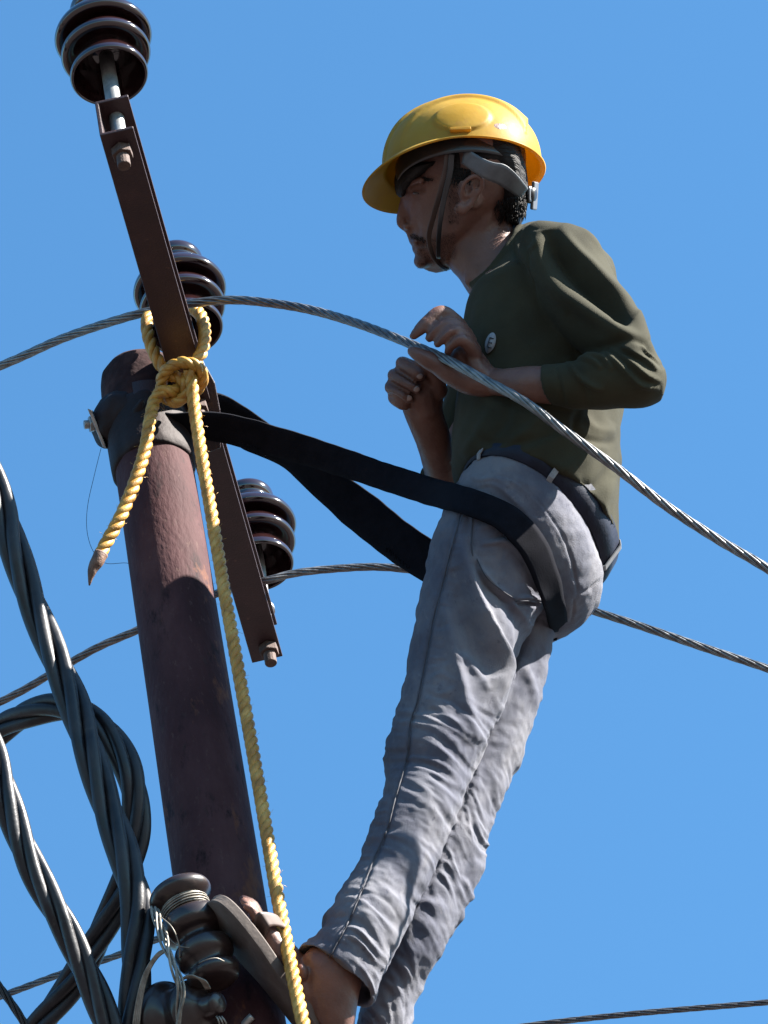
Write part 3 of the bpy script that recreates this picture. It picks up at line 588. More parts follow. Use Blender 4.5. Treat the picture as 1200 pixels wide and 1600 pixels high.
for k in range(1700):   # moustache, stubble and sideburn
    a = random.random()
    if a < .10: x = random.uniform(641, 664); y = 367+random.uniform(-4, 4)+(x-640)*.35; ln = 4
    elif a < .8: x = random.uniform(652, 712); y = random.uniform(378, 420)-(x-652)*.28; ln = 2.2
    else: x = random.uniform(700, 716); y = random.uniform(285, 350); ln = 3
    z = on_skin(x, y)
    if z is None: continue
    dx, dy = random.uniform(-.2, .8)*ln, random.uniform(.3, 1)*ln
    tube(g, w2(np.array([(x, y, z+.5), (x+dx, y+dy, z-.9)])/1000), np.array([.0005, .0003])*(.42 if a < .10 else .28), 3)
tag(mesh_obj('stubble', g.co(), g.f, m_hair, person), kind='stuff')
g = G()
for (x, y) in ((656, 588), (651, 608), (639, 622)):
    z = on_skin(x, y); blob(g, (x, y, z+.6), [(5, -1, 0), (1, 4.4, 0), (0, 0, 1.6)])
m_nail = mat('fingernail', [(.24, .15, .12), (.30, .20, .17)], .35, 60, 3)
mesh_obj('fingernails', w2(g.co()), g.f, m_nail, person)
# ---- hair
g = G()
loft(g, [(690, 222, 790, 214, -262, 50, (0, -16)), (648, 240, 808, 224, -262, 68, (0, -24)), (630, 264, 820, 250, -262, 76, (0, -29)), (660, 270, 815, 258, -262, 70, (0, -30))], nc=40, egg=.14)
blob(g, (754, 240, -262), [(54, 0, 0), (0, 34, 0), (0, 0, 82)])
loft(g, [(628, 256, 700, 240, -268, 66), (618, 274, 672, 262, -266, 58), (617, 292, 644, 284, -264, 44), (621, 308, 632, 306, -262, 26)], nc=24)
loft(g, [(700, 250, 818, 235, -262, 74, (0, -30)), (735, 268, 822, 262, -262, 76, (0, -32)), (765, 290, 824, 286, -262, 72, (0, -28)), (770, 312, 825, 315, -262, 62, (0, -22)), (778, 335, 816, 340, -262, 50, (0, -16)), (792, 350, 812, 356, -262, 34, (0, -8))], nc=44, egg=.12)
loft(g, [(700, 262, 740, 250, -310, 34), (706, 276, 728, 268, -322, 18), (710, 288, 719, 285, -326, 8)], nc=20)
loft(g, [(640, 262, 700, 245, -270, 60), (634, 278, 668, 262, -275, 42), (634, 287, 648, 279, -278, 26)], nc=24)
v, e, f = remesh(g, .0035, 3); nm = normals(v, f); v = v+nm*(noise_disp(v, 70, .002, (1, .35, 1))+noise_disp(v, 150, .0009, (1, .3, 1)))[:, None]
hair = finish('hair', v, f, m_hair)
g = G()
for k in range(800):   # hair tips along the nape and by the ear
    t = random.random(); s0 = random.random()
    if s0 < .75: x = 774+t*48; y = 300+ (1-t)*14+random.random()*34; z = -262-random.uniform(20, 66)*(1-(y-300)/120)
    else: x = 706+t*30; y = 262+random.random()*22; z = -338
    dx, dy = random.uniform(-5, 2), random.uniform(5, 13); tube(g, w2(np.array([(x, y, z), (x+dx*.4, y+dy*.6, z-1), (x+dx, y+dy, z+1)])/1000), np.array([.0006, .0005, .0002]), 4)
tag(mesh_obj('loose_strand', g.co(), g.f, m_hair, hair), kind='stuff')
# ---- trousers
g = G()
loft(g, [(466, 1480, 580, 1572, -992, 56), (480, 1470, 589, 1560, -985, 58), (499, 1452, 602, 1515, -965, 62), (515, 1413, 628, 1462, -930, 63), (551, 1361, 656, 1404, -880, 62), (574, 1298, 683, 1350, -835, 62), (594, 1248, 706, 1296, -800, 63), (605, 1205, 724, 1252, -768, 66), (604, 1162, 742, 1204, -740, 70), (620, 1110, 763, 1148, -705, 74), (633, 1060, 784, 1098, -670, 78), (642, 1005, 800, 1045, -640, 82), (654, 945, 822, 1000, -610, 88), (665, 895, 846, 955, -585, 94), (674, 845, 868, 905, -560, 100), (690, 805, 872, 860, -530, 100)], nc=56, in0=28, power=2.15)
loft(g, [(540, 1650, 640, 1690, -850, 50), (556, 1598, 640, 1620, -835, 52), (575, 1545, 652, 1560, -818, 54), (596, 1480, 690, 1490, -802, 56), (614, 1420, 722, 1432, -757, 58), (634, 1350, 751, 1362, -708, 60), (650, 1290, 765, 1300, -664, 62), (668, 1235, 785, 1248, -626, 64), (688, 1180, 812, 1195, -590, 66), (700, 1120, 836, 1120, -550, 70), (712, 1060, 855, 1050, -515, 74), (720, 990, 864, 985, -485, 78), (720, 920, 862, 915, -460, 84), (730, 870, 860, 865, -450, 84)], nc=52, in0=40, power=2.15)
loft(g, [(740, 950, 872, 988, -500, 70, (20, -25)), (718, 925, 893, 980, -505, 105, (18, -45)), (692, 880, 917, 962, -505, 128, (14, -62)), (686, 838, 934, 938, -500, 136, (10, -78)), (696, 800, 942, 912, -492, 134, (6, -88)), (716, 766, 939, 896, -482, 122, (6, -90)), (728, 748, 938, 880, -476, 112, (6, -88))], nc=64)
v, e, f = remesh(g, .0029, 5)
def trouser_folds():
    st = []
    r = random.Random(5)
    # near leg: from the side seam across to the inner edge, starting level and bending down
    seam = catmull([(668, 1030), (652, 1095), (640, 1130), (636, 1180), (617, 1250), (605, 1295), (585, 1340), (565, 1392), (542, 1445), (520, 1488)], 12)
    edge = catmull([(790, 1085), (765, 1145), (739, 1207), (720, 1265), (693, 1326), (655, 1403), (612, 1483), (580, 1560)], 12)
    def sat(c, y): return float(np.interp(y, c[:, 1], c[:, 0]))
    y = 1110
    while y < 1470:   # short wrinkles in front of the seam
        x0 = sat(seam, y); st.append(([(x0-2, y), (x0-16, y-1+r.uniform(-3, 3)), (x0-34, y+2+r.uniform(-3, 5))], r.uniform(2.5, 5), r.uniform(-2.4, 2.6))); y += r.uniform(7, 20)
    # thigh: drawn one by one
    st += [([(716, 812), (727, 855), (745, 925), (770, 985), (790, 1032), (789, 1078), (772, 1120)], 12, 21, -1),
           ([(712, 890), (728, 950), (748, 1005), (766, 1060)], 17, -15), ([(688, 925), (700, 970), (712, 1030), (724, 1080), (738, 1130), (748, 1160)], 10, 10),
           ([(716, 1035), (730, 1030), (745, 1048), (765, 1080)], 7, 5), ([(760, 905), (790, 938), (815, 985), (812, 1030)], 12, -8),
           ([(740, 870), (760, 902), (782, 922), (806, 938)], 3.2, 7, 1), ([(738, 878), (757, 909), (780, 929), (802, 944)], 2.8, -6), ([(806, 936), (826, 934), (846, 938)], 3, 7), ([(808, 943), (828, 942), (845, 945)], 3.4, -9), ([(744, 885), (770, 915), (805, 945), (830, 975)], 3.5, 4),
           ([(750, 852), (790, 850), (822, 876), (842, 925)], 4.6, 8, 1), ([(758, 845), (800, 838), (830, 868), (848, 915)], 4.5, -6), ([(745, 826), (795, 822), (832, 852), (850, 905), (846, 935)], 4.6, 7, 1), ([(780, 815), (820, 835), (848, 880)], 5, -3),
           ([(862, 905), (861, 960), (852, 1020), (845, 1060)], 8, 5), ([(735, 790), (728, 830), (722, 860)], 4, -3), ([(741, 806), (738, 850), (740, 872)], 2, -2.2),
           ([(846, 945), (838, 962), (830, 975)], 4, -7), ([(828, 985), (806, 1030), (792, 1068), (780, 1102)], 5, -8), ([(820, 1040), (830, 1070), (838, 1110)], 8, 5),
           ([(672, 1062), (690, 1052), (710, 1066)], 4, 2.5), ([(668, 1078), (690, 1084), (712, 1074)], 4, 2.2), ([(665, 1092), (700, 1100), (735, 1130), (760, 1165)], 6, 4, -1), ([(660, 1112), (700, 1122), (738, 1155)], 6, 4, -1),
           ([(735, 745), (750, 752), (775, 750), (800, 765)], 3.5, 4, 1), ([(742, 762), (770, 758), (800, 780), (830, 812)], 4, 4.5, 1), ([(775, 742), (810, 755), (850, 795), (885, 850), (900, 905), (902, 935)], 2.2, -3.5), ([(782, 746), (815, 760), (853, 800), (890, 858)], 3, 2.5),
           ([(901, 928), (920, 922), (936, 906)], 2, -3), ([(897, 935), (896, 955), (892, 972)], 1.8, -2.5), ([(720, 780), (735, 770), (760, 775), (790, 795)], 4, 3)]
    for i in range(26):
        y = 860+i*9+r.uniform(-3, 3); x0 = sat(catmull([(702, 850), (692, 910), (677, 967), (665, 1030), (652, 1095)], 6), y)
        st.append(([(x0+1, y), (x0+14+r.uniform(0, 8), y+r.uniform(-2, 4)), (x0+24+r.uniform(0, 12), y+r.uniform(0, 6))], r.uniform(2, 3.4), r.uniform(-1.5, 1.6)))
    return st
def leg_field(v, nm):
    seam = catmull([(735, 780), (706, 855), (692, 910), (677, 967), (665, 1030), (652, 1095), (641, 1130), (636, 1182), (617, 1250), (605, 1295), (585, 1340), (565, 1392), (542, 1445), (518, 1489), (505, 1520)], 8)
    edge = catmull([(860, 900), (828, 985), (805, 1040), (790, 1085), (765, 1145), (739, 1207), (720, 1265), (693, 1326), (655, 1403), (612, 1483), (580, 1560)], 8)
    outer = catmull([(866, 920), (862, 1000), (848, 1085), (806, 1203), (781, 1248), (763, 1300), (747, 1357), (716, 1426), (685, 1483), (648, 1552), (620, 1598), (600, 1640)], 8)
    X = v[:, 0]*1000; Y = v[:, 1]*1000
    xs_ = np.interp(Y, seam[:, 1], seam[:, 0]); xe = np.interp(Y, edge[:, 1], edge[:, 0]); xo = np.interp(Y, outer[:, 1], outer[:, 0])
    dn = np.interp(Y, [800, 1000, 1200, 1500], [-540, -640, -770, -985]); df = dn+np.interp(Y, [900, 1200, 1500], [60, 135, 180])
    far = (X > xe+4) | (v[:, 2]*1000 > (dn+df)/2+30)
    out = np.zeros(len(v)); amp = np.interp(Y, [1040, 1085, 1120, 1240, 1290, 1390, 1430, 1480, 1570], [0, .25, 1, 1, .55, .6, 1, 1, .8]); ampf = np.interp(Y, [1080, 1180, 1230, 1400, 1440, 1600], [0, .25, 1, 1, .6, 1])
    front = np.clip(-nm[:, 2]*3+.9, 0, 1)
    for i in range(len(v)):
        if Y[i] < 1040: continue
        if far[i]:
            t = (X[i]-xe[i])/max(20, xo[i]-xe[i]); c = Y[i]-58*max(t, 0)**1.45; A = ampf[i]*min(1, max(.15, t*4)); so_ = 40
        else:
            t = (X[i]-xs_[i])/max(20, xe[i]-xs_[i]); c = Y[i]-(60*max(t, 0)**1.7 if t > 0 else 10*t); A = amp[i]*(1 if t > 0 else .45); so_ = 0
        tt = t*1.15
        w = noise.noise(Vector((c*.02, tt*.8, so_)))*.9
        a1 = noise.noise(Vector((c/21+w, tt*.85, so_+3))); a2 = noise.noise(Vector((c/10.5+w, tt*1.6, so_+9))); a3 = noise.noise(Vector((c/5.2, tt*3, so_+19)))
        m1 = .55+.75*noise.noise(Vector((c/60, tt*1.3, so_+31)))
        r1 = 1-min(1, abs(a1)*2.6); r1 = r1*r1*(3-2*r1)
        out[i] = A*(r1*7.2*max(.15, m1)+a2*3.4*max(.2, m1)+a3*.9-2.8)*.001
    return out*front
nm = normals(v, f)
seam_line = [(722, 795), (706, 855), (692, 910), (677, 967), (665, 1030), (652, 1095), (641, 1130), (636, 1182), (617, 1250), (605, 1295), (585, 1340), (565, 1392), (542, 1445), (518, 1489), (510, 1505)]
D = leg_field(v, nm) + stroke_disp(v, nm, trouser_folds()) + stroke_disp(v, nm, [(seam_line, 2.6, -3.2, 0, 1)])
D += noise_disp(v, 11, .006, (1, 1.5, 1), 1)*np.clip((v[:, 1]-.9)*4, .2, 1) + noise_disp(v, 34, .0013, (.8, 1.6, 1), 2) + noise_disp(v, 95, .0009, seed=5)
back = np.clip(nm[:, 2]*2+.6, 0, 1); D += noise_disp(v, 22, .008, (.6, 2.4, 1), 7)*back
hd = (v[:, 0]*1000-466)*.628-(v[:, 1]*1000-1480)*.778; nearhem = (v[:, 2] < -.90) & (v[:, 1] > 1.44) & (v[:, 0] < .61)
D *= np.where(nearhem, np.clip(hd/22, .12, 1), 1)
D += np.where(nearhem, -1.6e-3*np.exp(-((hd-15)/2.2)**2), 0)
v = v+nm*D[:, None]; v = laplace(v, e, .25)
tro = finish('trousers', v, f, m_denim)
def snap(pts, V_, off):   # lay a px polyline on the camera-side surface of a view-space cloud
    P = catmull([list(p) for p in pts], 8); P = resample(P/1000, .0035)[0]; out = []
    idx_n = np.where(nm[:, 2] < .1)[0]; Q = V_[idx_n]
    for p in P:
        d = np.hypot(Q[:, 0]-p[0], Q[:, 1]-p[1]); k = np.where(d < .0045)[0]
        if len(k): out.append([p[0], p[1], Q[k, 2].min()-off])
    return np.array(out)
vt = v
g = G(); P = snap(seam_line, v, -.0008); tube(g, w2(P), .0011, 6)
for pts in ([(745, 873), (760, 902), (782, 921), (806, 937)], [(806, 940), (826, 939), (845, 942)], [(738, 806), (737, 850), (739, 868)]): tube(g, w2(snap(pts, v, -.0004)), .0008, 5)
mesh_obj('seam', g.co(), g.f, m_seam, tro)
tv, tn = v.copy(), normals(v, f)
strap = empty('safety_strap', V(330, 660, -70), 'wide black webbing strap looped from the pole head round the grey trousers', 'strap')
ribbon('near_webbing', [(222, 652, -100), (262, 664, -118), (300, 664, -118), (345, 668, -110), (410, 684, -130), (500, 711, -190), (590, 741, -290), (670, 767, -430), (735, 785, -560), (790, 809, -625), (830, 850, -632), (853, 900, -605), (866, 945, -565), (874, 985, -500)],
       [(0, 18, 14), (-2, 18, 14), (-4, 20, 12), (-6, 22, 10), (-7, 22, 10), (-8, 21, 8), (-8, 20, 0), (-8, 20, -12), (-12, 18, -16), (-18, 14, -16), (-21, 9, -14), (-20, 4, -10), (-17, 2, -10), (-14, 2, -8)], 5, m_web, strap, wave=1.3, n=12, over=(tv, tn))
ribbon('far_webbing', [(300, 630, -60), (340, 640, -20), (395, 678, 0), (450, 712, -20), (500, 748, -60), (560, 796, -110), (610, 836, -160), (655, 868, -210), (700, 895, -260), (760, 935, -320), (830, 975, -380), (872, 985, -470)],
       [(-8, 20, 8), (-12, 22, 8), (-14, 24, 8), (-12, 14, 20), (-16, 20, 14), (-18, 26, 10), (-18, 26, 10), (-18, 26, 8), (-18, 26, 4), (-14, 24, 0), (-8, 20, 0), (-4, 16, 0)], 5, m_web, strap, wave=1.5)
g = G()
for k in range(16):   # frayed threads under the strap by the pole
    x = 374+k*2.6+random.random()*2; y = 690+k*.9; q = random.uniform(3, 9)
    tube(g, path([(x, y, -126), (x+random.uniform(-3, 3), y+q*.6, -128), (x+random.uniform(-4, 4), y+q, -126)], 4, .002), .0007, 5)
for k in range(12):
    x = 604+k*3+random.random()*3; y = 856+k*2.6; q = random.uniform(3, 8)
    tube(g, path([(x, y, -165-k*5), (x-2, y+q*.6, -165-k*5), (x+random.uniform(-3, 2), y+q, -165-k*5)], 4, .002), .0008, 5)
tag(mesh_obj('frayed_threads', g.co(), g.f, m_web, strap), kind='stuff')
# ---- belt with loops
def ring_band(name, s0, s1, thick, m, parent, nc=120, bulge=2):
    """band between two ring sections (xl,yl,xr,yr,d,b,(nx,ny))"""
    def ring(s, k):
        c = np.array([(s[0]+s[2])/2, (s[1]+s[3])/2, s[4]]); H = np.array([(s[2]-s[0])/2, (s[3]-s[1])/2, 0]); N = np.array([s[6][0], s[6][1], -s[5]])
        hl = np.linalg.norm(H); nl = np.linalg.norm(N); th = np.arange(nc)/nc*2*math.pi
        return c+np.cos(th)[:, None]*H*(1+k/hl)+np.sin(th)[:, None]*N*(1+k/nl)
    rows = [ring(s0, 0), ring(s0, thick), None, ring(s1, thick), ring(s1, 0)]; rows[2] = (rows[1]+rows[3])/2
    mid = tuple((np.array(s0[:6], float)+np.array(s1[:6], float))/2); mid = list(mid)+[tuple((np.array(s0[6])+np.array(s1[6]))/2)]
    rows[2] = ring(mid, thick+bulge)
    vv = np.vstack(rows)/1000; ff = []
    for i in range(5):
        for j in range(nc): a = i*nc+j; b = i*nc+(j+1) % nc; c_ = ((i+1) % 5)*nc+(j+1) % nc; d_ = ((i+1) % 5)*nc+j; ff.append((a, d_, c_, b))
    return mesh_obj(name, w2(vv), ff, m, parent)
B0 = (722, 758, 938, 893, -480, 116, (6, -90)); B1 = (742, 724, 964, 857, -462, 114, (6, -88))
belt = ring_band('belt', B0, B1, 4, m_belt, person)
def on_band(t, k, s0=B0, s1=B1, off=9):
    def pt(s):
        c = np.array([(s[0]+s[2])/2, (s[1]+s[3])/2, s[4]]); H = np.array([(s[2]-s[0])/2, (s[3]-s[1])/2, 0]); N = np.array([s[6][0], s[6][1], -s[5]])
        q = math.cos(t)*H+math.sin(t)*N; return c+q*(1+off/np.linalg.norm(q))
    return pt(s0)*(1-k)+pt(s1)*k
for t in (math.radians(78), math.radians(5), math.radians(140), math.radians(215), math.radians(300)):
    g = G(); rows = []
    for k in np.linspace(-.12, 1.12, 9):
        off = 9 if 0 < k < 1 else 3
        a = on_band(t-.035, k, off=off); b = on_band(t+.035, k, off=off); a2 = on_band(t-.035, k, off=off-3); b2 = on_band(t+.035, k, off=off-3)
        rows += [a, b, b2, a2]
    g.add(np.array(rows)/1000, rings_faces(9, 4)); o = mesh_obj('belt_loop', w2(g.co()), g.f, m_loop, tro, smooth=False); bevel(o, .0008)
# ---- shirt
g = G()
loft(g, [(716, 752, 966, 856, -470, 124, (6, -84)), (706, 728, 970, 800, -462, 126, (6, -66)), (704, 700, 972, 745, -448, 127, (6, -55)), (707, 665, 969, 690, -420, 126, (5, -50)), (713, 612, 973, 636, -390, 126, (4, -46)), (717, 560, 978, 580, -365, 126, (2, -46)), (723, 505, 972, 520, -340, 128, (0, -46)), (731, 462, 960, 462, -320, 128, (-2, -46)), (738, 452, 945, 415, -305, 124, (-6, -34)), (738, 449, 915, 380, -296, 112, (-4, -20)), (735, 448, 868, 353, -290, 92, (0, -6)), (731, 447, 830, 352, -286, 76, (3, 2)), (727, 446, 812, 361, -286, 68, (4, 4))], nc=64, in0=26, n=6)
loft(g, [(818, 395, 862, 350, -390, 48), (818, 432, 925, 368, -415, 62), (838, 474, 956, 424, -448, 60), (868, 512, 984, 468, -480, 57), (902, 542, 1008, 508, -512, 53), (938, 566, 1028, 546, -538, 50), (960, 600, 1042, 588, -552, 44), (975, 622, 1036, 618, -556, 30)], nc=40)
loft(g, [(1034, 566, 1032, 626, -554, 34), (1008, 550, 1004, 636, -558, 44), (965, 548, 962, 638, -560, 45), (925, 552, 925, 640, -560, 43), (890, 562, 895, 641, -558, 40), (862, 567, 872, 635, -556, 37), (842, 568, 859, 632, -553, 35)], nc=40, in1=26)
ptube(g, [(850, 400, -330), (900, 430, -370), (920, 470, -400)], [52, 60, 52])
ptube(g, [(820, 430, -200), (755, 590, -225), (706, 712, -262)], [52, 46, 38]); ptube(g, [(712, 700, -262), (697, 735, -290), (688, 745, -300)], [36, 35, 30])
# rib collar
coll = []
for k in range(33):
    t = k/32*2*math.pi; c = np.array([770, 403, -286]); H = np.array([-42, 42, 0]); N = np.array([4, 4, -68]); coll.append(tuple(c+math.cos(t)*H+math.sin(t)*N))
for i in range(0, 32, 2): ptube(g, [coll[i], coll[i+1], coll[i+2]], [6, 6, 6], n=3, nc=10)
v, e, f = remesh(g, .0031, 5); nm = normals(v, f)
S_ = [([(812, 372), (826, 392), (832, 420), (836, 460), (850, 500)], 1.8, -2.2), ([(868, 566), (876, 600), (884, 634)], 1.8, -2.6), ([(842, 372), (836, 385), (824, 392)], 2.5, 3), ([(850, 366), (842, 384), (830, 396)], 2.5, 3), ([(840, 362), (848, 410), (875, 452), (920, 488), (972, 522), (1012, 548)], 12, 17), ([(852, 362), (868, 405), (905, 447), (958, 487), (985, 505)], 12, -25, 1), ([(872, 356), (898, 390), (935, 430), (985, 480), (1020, 528)], 10, 14),
      ([(903, 350), (930, 375), (950, 405), (959, 430)], 4, 4), ([(915, 352), (940, 378), (957, 415)], 3.5, -4), ([(805, 380), (825, 410), (850, 445), (890, 490)], 7, 6), ([(722, 520), (750, 560), (790, 600)], 10, 3), ([(735, 600), (790, 640), (860, 660)], 8, 4), ([(720, 660), (760, 690), (820, 690), (900, 665)], 7, -4), ([(800, 375), (806, 400), (826, 425)], 3, -3),
      ([(955, 492), (962, 503), (974, 514)], 3, -4), ([(930, 546), (980, 532), (1015, 545), (1040, 575)], 7, -9),
      ([(938, 547), (965, 572), (998, 602), (1030, 608)], 3.6, 10, 1), ([(950, 544), (985, 570), (1012, 590), (1034, 598)], 3.6, 9, 1), ([(968, 540), (1000, 560), (1028, 580)], 3.2, 8, 1), ([(1000, 540), (1016, 556), (1036, 568)], 3.2, 7, 1),
      ([(883, 560), (903, 590), (925, 605), (944, 610)], 3.6, 9, 1), ([(900, 558), (925, 566), (940, 578)], 3.6, 8, 1), ([(912, 556), (940, 562), (957, 580)], 4, 9, 1), ([(884, 562), (905, 580), (920, 640)], 5, -3), ([(866, 566), (874, 600), (880, 634)], 2, -2),
      ([(905, 640), (897, 662), (906, 680), (935, 690), (965, 690)], 6, -6), ([(915, 652), (930, 668), (962, 676)], 7, 4), ([(960, 660), (930, 700), (880, 735), (800, 745)], 12, 5), ([(900, 660), (850, 700), (780, 725), (730, 740)], 9, 4.5), ([(880, 680), (830, 710), (760, 712), (712, 735)], 7, -4), ([(850, 650), (800, 690), (745, 720)], 8, 4),
      ([(965, 720), (930, 760), (905, 752)], 8, -5), ([(962, 750), (945, 800), (950, 850)], 7, 4), ([(770, 640), (745, 680), (722, 715)], 7, 3.5), ([(800, 620), (790, 660), (750, 700)], 8, -3.5), ([(745, 470), (760, 520), (765, 560)], 12, 3), ([(780, 430), (800, 480), (830, 540)], 12, -3)]
rr = random.Random(3)
for i in range(8):
    x = 780+i*16; S_.append(([(x, 440+i*8), (x+rr.uniform(10, 30), 480+i*8), (x+rr.uniform(10, 50), 530+i*6)], 9, rr.uniform(-2, 2)))
D = stroke_disp(v, nm, S_) + noise_disp(v, 9, .006, seed=11) + noise_disp(v, 30, .0016, seed=12)
back = np.clip(nm[:, 2]*2+.6, 0, 1); D += noise_disp(v, 16, .008, (1, .7, 1), 17)*back
v = v+nm*D[:, None]; v = laplace(v, e, .2)
shirt = finish('shirt', v, f, m_shirt)
# badge on the chest
ctr = (766, 536)
def snap_pt(x, y, off): 
    d = np.hypot(v[:, 0]*1000-x, v[:, 1]*1000-y); k = np.where((d < 5) & (nm[:, 2] < 0))[0]; return v[k, 2].min()*1000-off
g = G(); ang = math.radians(16); pts = []
for k in range(40):
    t = k/40*2*math.pi; a = 8*math.cos(t)*(1-.35*max(0, -math.sin(t))**2); b = -17*math.sin(t); x = ctr[0]+a*math.cos(ang)-b*math.sin(ang); y = ctr[1]+b*math.cos(ang)+a*math.sin(ang); pts.append((x, y, snap_pt(x, y, 1.2)))
cz = np.mean([p[2] for p in pts]); pts2 = [(x, y, z+1.5) for x, y, z in pts]
g.add(np.array(pts+pts2+[(ctr[0], ctr[1], snap_pt(ctr[0], ctr[1], 1.4))])/1000, [(40+0*0, 0, 0)][:0]+[(80, (k+1) % 40, k) for k in range(40)]+[(k, (k+1) % 40, 40+(k+1) % 40, 40+k) for k in range(40)])
badge = mesh_obj('chest_badge', w2(g.co()), g.f, m_badge, shirt)
g = G()
def letter(segs):
    for (x0, y0), (x1, y1) in segs:
        P = []
        for t in (0, .5, 1):
            a = (x0+(x1-x0)*t); b = (y0+(y1-y0)*t); x = ctr[0]+a*math.cos(ang)-b*math.sin(ang); y = ctr[1]+b*math.cos(ang)+a*math.sin(ang); P.append((x, y, snap_pt(x, y, 2.2)))
        tube(g, w2(np.array(P)/1000), .0009, 6)
letter([((-3, -8), (-3, 7)), ((-3, -8), (3.6, -8)), ((-3, -.5), (2.6, -.5)), ((-3, 7), (3.6, 7))])
mesh_obj('badge_letter', g.co(), g.f, m_ink, shirt)
# belt emboss
# ---- helmet
cH = np.array([723, 266, -262.0]); fv = nrm([-.992, .03, -.07]); sv = np.array([.0, -.515, -.857]); sv = nrm(sv-fv*np.dot(sv, fv)); uv_ = np.cross(fv, sv)
if uv_[1] > 0: uv_ = -uv_
Lh, Wh, Hh = 123, 104, 113
def shell(th, ph, off=0):
    """th 0 = front, +90 = camera side; ph 0 rim .. 90 crown"""
    c, s = math.cos(th), math.sin(th); cp = math.cos(ph)**.86; sp = math.sin(ph)
    x = c*cp; y = s*cp; k = 1.0
    lf = Lh*(1.0 if c > 0 else 1.0)
    p = np.array([x*lf, y*Wh, sp*Hh])
    # centre crest and its two side grooves
    yy = abs(p[1]); up = max(0, sp)**.6
    crest = 6.5/(1+math.exp((yy-20)/.9))*min(1, up*1.3)*(1 if c > -.9 else .4)
    crest2 = 6.0/(1+math.exp((yy-63)/.9))*(1 if p[0] > -95 else 0)*min(1, up*1.2)
    # raised oval pads on the sides
    e2 = ((p[0]-6)/44)**2+((p[2]-40)/30)**2
    pad = 3.6/(1+math.exp((e2-1)*18)) if yy > 64 else 0
    n = p/np.linalg.norm(p); p = p+n*(crest+crest2+pad+off)
    p[0] += -9*sp
    return p
def h2v(p): return cH+fv*p[0]+sv*p[1]+uv_*p[2]
NT, NP = 200, 90
def brim(th):
    c = math.cos(th); fr = max(0, c)**1.5
    ext = 7+30*fr; drop = 3+ 30*fr; lift = 0
    return ext, drop
rows = []
for i in range(NP): 
    ph = math.pi/2*(1-(i/(NP-1)))*.995
    rows.append([h2v(shell(2*math.pi*j/NT, ph)) for j in range(NT)])
for q in (.12, .3, .5, .7, .88, 1.0):
    r_ = []
    for j in range(NT):
        th = 2*math.pi*j/NT; p = shell(th, 0); n = np.array([p[0], p[1], 0]); n /= np.linalg.norm(n); ex, dr = brim(th)
        r_.append(h2v(p+n*ex*q+np.array([0, 0, -dr*(q**1.3)])))
    rows.append(r_)
nv = len(rows)*NT; crown = np.array(rows[0]).mean(0)
g = G(); g.add(np.vstack([np.array(rows).reshape(-1, 3), crown])/1000, [tuple(reversed(q)) for q in rings_faces(len(rows), NT, False, False)]+[(nv, j, (j+1) % NT) for j in range(NT)])
hel = mesh_obj('helmet', w2(g.co()), g.f, m_helmet, person)
sm = hel.modifiers.new('solid', 'SOLIDIFY'); sm.thickness = .003; sm.offset = -1
# side clip slots, harness, ratchet
def hb(name, pts, half, th, m): return ribbon(name, pts, half, th, m, hel, n=6)
hb('headband', [h2v((math.cos(t)*104, math.sin(t)*93, -6)) for t in np.linspace(-2.7, 2.7, 26)], [uv_*17 for _ in range(26)], 2.5, m_dark)
hb('nape_strap', [(724, 243, -347), (752, 261, -356), (768, 268, -356), (784, 273, -350), (803, 287, -336), (819, 302, -312)], [(-3, 12, 2), (-4, 13, 2), (-4, 14, 4), (-6, 15, 5), (-7, 12, 5), (-6, 9, 4)], 3, m_grey)
hb('nape_strap', [(826, 303, -295), (836, 304, -262), (826, 304, -238), (800, 300, -205)], [(0, 12, 0), (0, 13, 0), (0, 12, 0), (0, 12, 0)], 3, m_grey)
g = G(); lathe(g, [(.001, -.014), (.011, -.014), (.0135, -.010), (.0135, .006), (.011, .010), (.006, .012), (.001, .012)], V(826, 304, -275), dirw(.95, .12, -.25), 28); 
mesh_obj('ratchet_knob', g.co(), g.f, m_dark, hel)
g = G(); box_between(g, V(835, 306, -272), (V(838, 284, -272)-V(835, 328, -272))/2, dirw(.9, .1, -.3)*.0028, (dirw(.3, 0, .9))*.011); o = mesh_obj('ratchet_plate', g.co(), g.f, m_grey, hel, smooth=False); bevel(o, .002)
hb('chin_strap', [(700, 236, -346), (697, 262, -346), (688, 300, -340), (678, 335, -330), (670, 370, -314), (676, 398, -296), (690, 416, -270), (700, 420, -240), (690, 395, -214), (684, 330, -190), (696, 250, -182)],
   [(5, 1, 1), (4.5, 1, 1), (4, 1, 1), (3.8, 1, 2), (3.6, 1, 3), (3, -1, 4), (2, -2, 5), (2, -2, -5), (4, 0, -3), (4, 0, 0), (4, 0, 0)], 1.6, m_strapb)
hb('chin_strap', [(706, 238, -348), (703, 270, -348), (694, 310, -345), (688, 345, -338), (685, 378, -322), (685, 404, -300)], [(4.5, 1, 1), (4.2, 1, 1), (4, 1, 1), (3.6, 0, 1), (3.4, 0, 2), (3, 0, 3)], 1.6, m_dark)
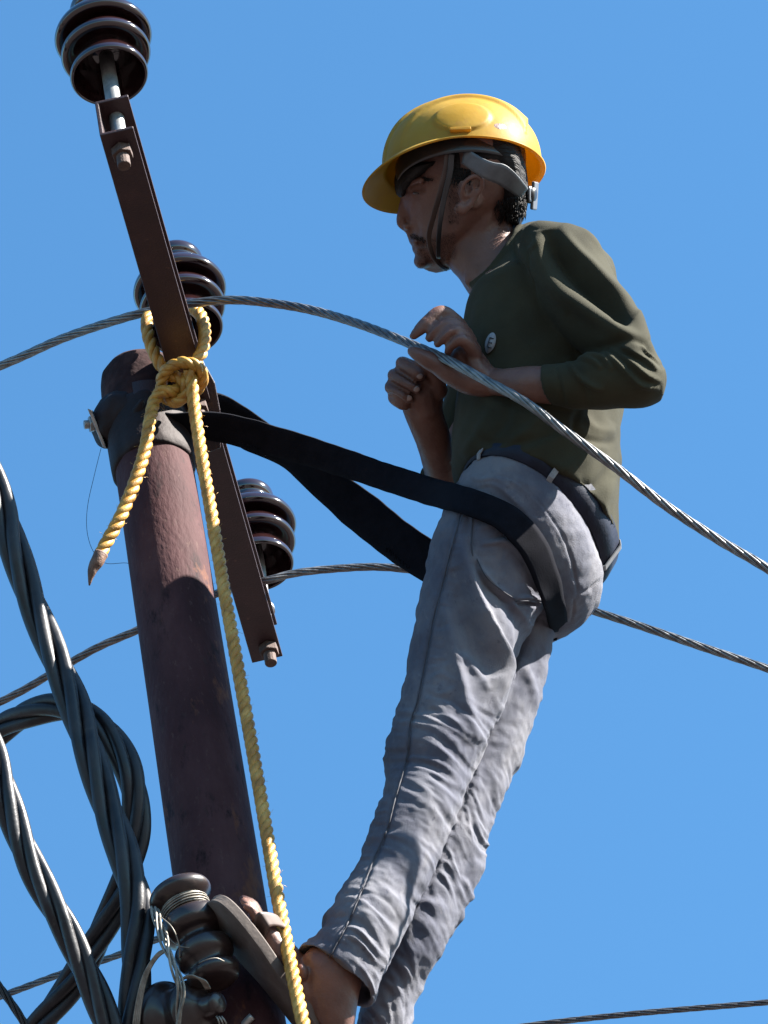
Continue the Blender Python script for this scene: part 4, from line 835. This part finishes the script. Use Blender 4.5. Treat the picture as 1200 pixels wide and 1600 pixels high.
# sweat cloth shadowed under the brim front
g = G(); box_between(g, h2v((14, 0, 0))/1000*0+w2([h2v((8, 107, 10))/1000])[0], dirw(*fv)*.016, dirw(*uv_)*.0028, dirw(*sv)*.004); o = mesh_obj('accessory_slot', g.co(), g.f, m_helmet, hel, smooth=False); bevel(o, .001)
hn = m_helmet.node_tree.nodes; hl = m_helmet.node_tree.links; tr = hn.new('ShaderNodeBsdfTranslucent'); tr.inputs[0].default_value = (.80, .42, .03, 1)
ms = hn.new('ShaderNodeMixShader'); ms.inputs[0].default_value = .25; hl.new(hn['Principled BSDF'].outputs[0], ms.inputs[1]); hl.new(tr.outputs[0], ms.inputs[2]); hl.new(ms.outputs[0], hn['Material Output'].inputs[0])
# ---- sandal
g = G()
Ls = np.array([.622, .783, 0.0]); A = np.array([374.0, 1418, -1046]); Wd = np.array([-.42, .16, .90]); Wd = nrm(Wd-Ls*np.dot(Wd, Ls)); Nn = np.cross(Ls, Wd)   # towards the foot
if Nn[0] < 0: Nn = -Nn
out = [(-38, 0), (-34, -22), (-20, -38), (10, -46), (60, -46), (110, -38), (160, -34), (200, -34), (232, -26), (242, 0), (232, 26), (200, 34), (160, 34), (110, 36), (60, 44), (10, 44), (-20, 34), (-34, 18)]
out = catmull(out+[out[0]], 5)[:-1]; n = len(out); rows = []
for (q, k) in ((0, .90), (.12, 1.0), (.5, .985), (.88, 1.0), (1, .95)):
    for (a, b) in out:
        ac = 100+(a-100)*(k if k > .95 else .985); p = A+Ls*ac+Wd*(b*k+46)+Nn*(q*20-18); bend = max(0, (ac-150))*.0; rows.append(p)
g.add(np.array(rows)/1000, rings_faces(5, n)); sole = None
sand = empty('sandal', V(430, 1500, -1000)-np.array(person.location)); sand.parent = person
o = mesh_obj('sole', w2(g.co()), g.f, m_sole, sand); bevel(o, .0015)
ribbon('toe_strap', [(404, 1462, -1014), (410, 1440, -1036), (420, 1436, -1030), (438, 1440, -1004), (448, 1452, -970), (444, 1466, -930)], [(9, 13, 0), (9, 12, 2), (8, 11, 4), (8, 11, 4), (9, 12, 2), (9, 12, 0)], 2.5, m_strapb, sand)
